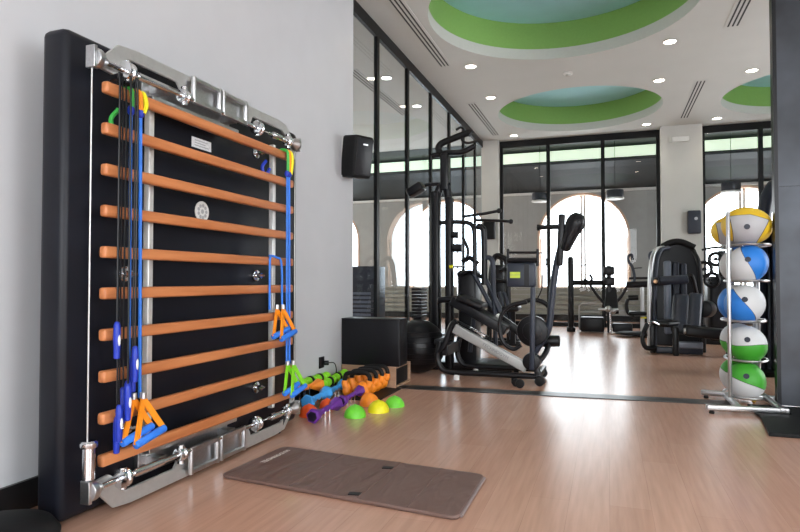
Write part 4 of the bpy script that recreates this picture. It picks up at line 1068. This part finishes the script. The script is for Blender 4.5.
# curved frame and column behind the rack
Y6 = 7.9; p = T(Y6)
b = p(768, 400); t = thing('cable_column', 'blue grey cable column with curved black tube behind the ball rack', 'cable machine', (b.x, Y6, 0))
def X6(px, z, dy=0.0): q = atY(px, 278, Y6+dy); return Vector((q.x, Y6+dy, z))
MB().box(X6(763, .0)+Vector((0, 0, 0)), X6(775.5, p(768, 246).z)+Vector((0, .3, 0)), bev=.015).build('column', 'shroud', t)
MB().tube([X6(777, 2.2), X6(774, 2.18), X6(768, 2.04), X6(764.5, 1.8), X6(762, 1.4), X6(760, .9), X6(759, .04)], .075, 14).build('curved_tube', 'darkblue', t)
MB().cyl(p(765, 228.5, -.15), p(775, 228.5, -.15), .025, 10).build('pin', 'black', t)
MB().box(X6(774.5, .0, -.2)+Vector((0, 0, 0)), X6(777.5, p(770, 222).z, -.2)+Vector((0, .2, 0))).build('rail', 'black', t)
MB().box(X6(752, 0, -.2), X6(778, .07, .3), bev=.015).build('base', 'black', t)
mb = None
# wall fittings on the pillars
t = thing('pillar_speaker', 'small dark loudspeaker on the white pillar', 'speaker', (1.73, YB-.3, 2.28))
MB().box((1.64, YB-.45, 2.10), (1.90, YB-.305, 2.60), bev=.03).build('cabinet', 'darkblue', t)
MB().cyl((1.80, YB-.453, 2.42), (1.80, YB-.449, 2.42), .035, 16).build('badge', 'steel', t)
t = thing('pilaster_speaker', 'small black loudspeaker on the pilaster above the far machines', 'speaker', (-2.7, YB-.26, 2.3))
MB().box((-2.84, YB-.42, 2.08), (-2.55, YB-.255, 2.52), bev=.03).build('cabinet', 'black', t)
MB().box((-2.81, YB-.424, 2.12), (-2.58, YB-.42, 2.48)).build('grille', 'rubber', t)
t = thing('emergency_light', 'white emergency light box high on the white pillar', 'light fitting', (1.5, YB-.3, 4.2))
MB().box((1.36, YB-.36, 4.13), (1.70, YB-.302, 4.24), bev=.012).build('housing', 'white', t)
MB().box((1.29, YB-.345, 4.12), (1.352, YB-.303, 4.25), bev=.008).build('end_cap', 'reveal', t)

t = thing('louvred_cabinet', 'dark louvred cabinet seen low through the first pane of the glass side wall', 'cabinet', (-4.9, 11.5, 0))
c0, c1 = atY(345, 318, 11.5), atY(373.5, 266, 11.5)
MB().box((c0.x, 11.5, 0), (c1.x, 12.2, c1.z), bev=.02).build('body', 'darkblue', t)
mb = MB()
for k in range(7): mb.box((c0.x+.15, 11.47, .25+k*.09), (c1.x-.06, 11.498, .30+k*.09))
mb.build('louvre', 'shroud', t)
# ------------------------------------------------------------------ camera, light, sky
cam = bpy.data.cameras.new('camera'); co = bpy.data.objects.new('camera', cam); col.objects.link(co)
cam.sensor_fit = 'HORIZONTAL'; cam.sensor_width = 36.0; cam.lens = F*36.0/800.0
co.location = (0, 0, HC); co.rotation_euler = (PI/2+PIT, 0, YAW)
cam.clip_start = .05; cam.clip_end = 200
scene.camera = co
def area(name, loc, rot, sx, sy, power, c=(1, 1, 1)):
    l = bpy.data.lights.new(name, 'AREA'); l.shape = 'RECTANGLE'; l.size = sx; l.size_y = sy; l.energy = power; l.color = c
    o = bpy.data.objects.new(name, l); col.objects.link(o); o.location = loc; o.rotation_euler = rot; return o
# added fill lamps at the window openings of the unseen rear and right walls
area('fill_rear_left', (0, YR+.02, 2.1), (-PI/2, 0, 0), 2.8, 3.2, 25, (0.93, 0.96, 1))
area('fill_rear_right', (3.8, YR+.02, 2.1), (-PI/2, 0, 0), 2.8, 3.2, 25, (0.93, 0.96, 1))
area('fill_right', (XR-.02, .25, 2.15), (0, PI/2, 0), 3.1, 3.5, 60, (0.95, 0.97, 1))
area('fill_right_far', (XR-.02, 8.75, 2.15), (0, PI/2, 0), 3.1, 2.5, 60, (0.95, 0.97, 1))
area('fill_side_room', (XL+.02, 11.2, 2.4), (0, -PI/2, 0), 3.6, 8.0, 620, (1, .90, .76))  # added warm fill to brighten the side room; the wall there has no window
for x, y in [(-2.03, 9.15), (-2.03, 10.85), (-2.06, 13.9), (.86, 9.13), (.85, 10.86), (.82, 13.85), (2.23, 10.84), (2.19, 13.83), (-2.03, 6.1), (.86, 6.1), (-2.03, 3.0), (.86, 3.0)]:
    l = bpy.data.lights.new('downlight_beam', 'SPOT'); l.energy = 25; l.spot_size = math.radians(110); l.spot_blend = .6; l.color = (1, .9, .75); l.shadow_soft_size = .07
    o = bpy.data.objects.new('downlight_beam', l); col.objects.link(o); o.location = (x, y, H-.03)
w = bpy.data.worlds.new('sky'); scene.world = w; w.use_nodes = True
bg = w.node_tree.nodes['Background']; bg.inputs['Color'].default_value = (0.93, 0.97, 1.0, 1); bg.inputs['Strength'].default_value = 13.0
scene.view_settings.view_transform = 'Standard'; scene.view_settings.look = 'None'
scene.view_settings.gamma = 1.0; scene.view_settings.exposure = -0.65; scene.view_settings.use_curve_mapping = False
scene.cycles.max_bounces = 8; scene.cycles.transparent_max_bounces = 12
scene.cycles.sample_clamp_indirect = 6
scene.cycles.use_denoising = True
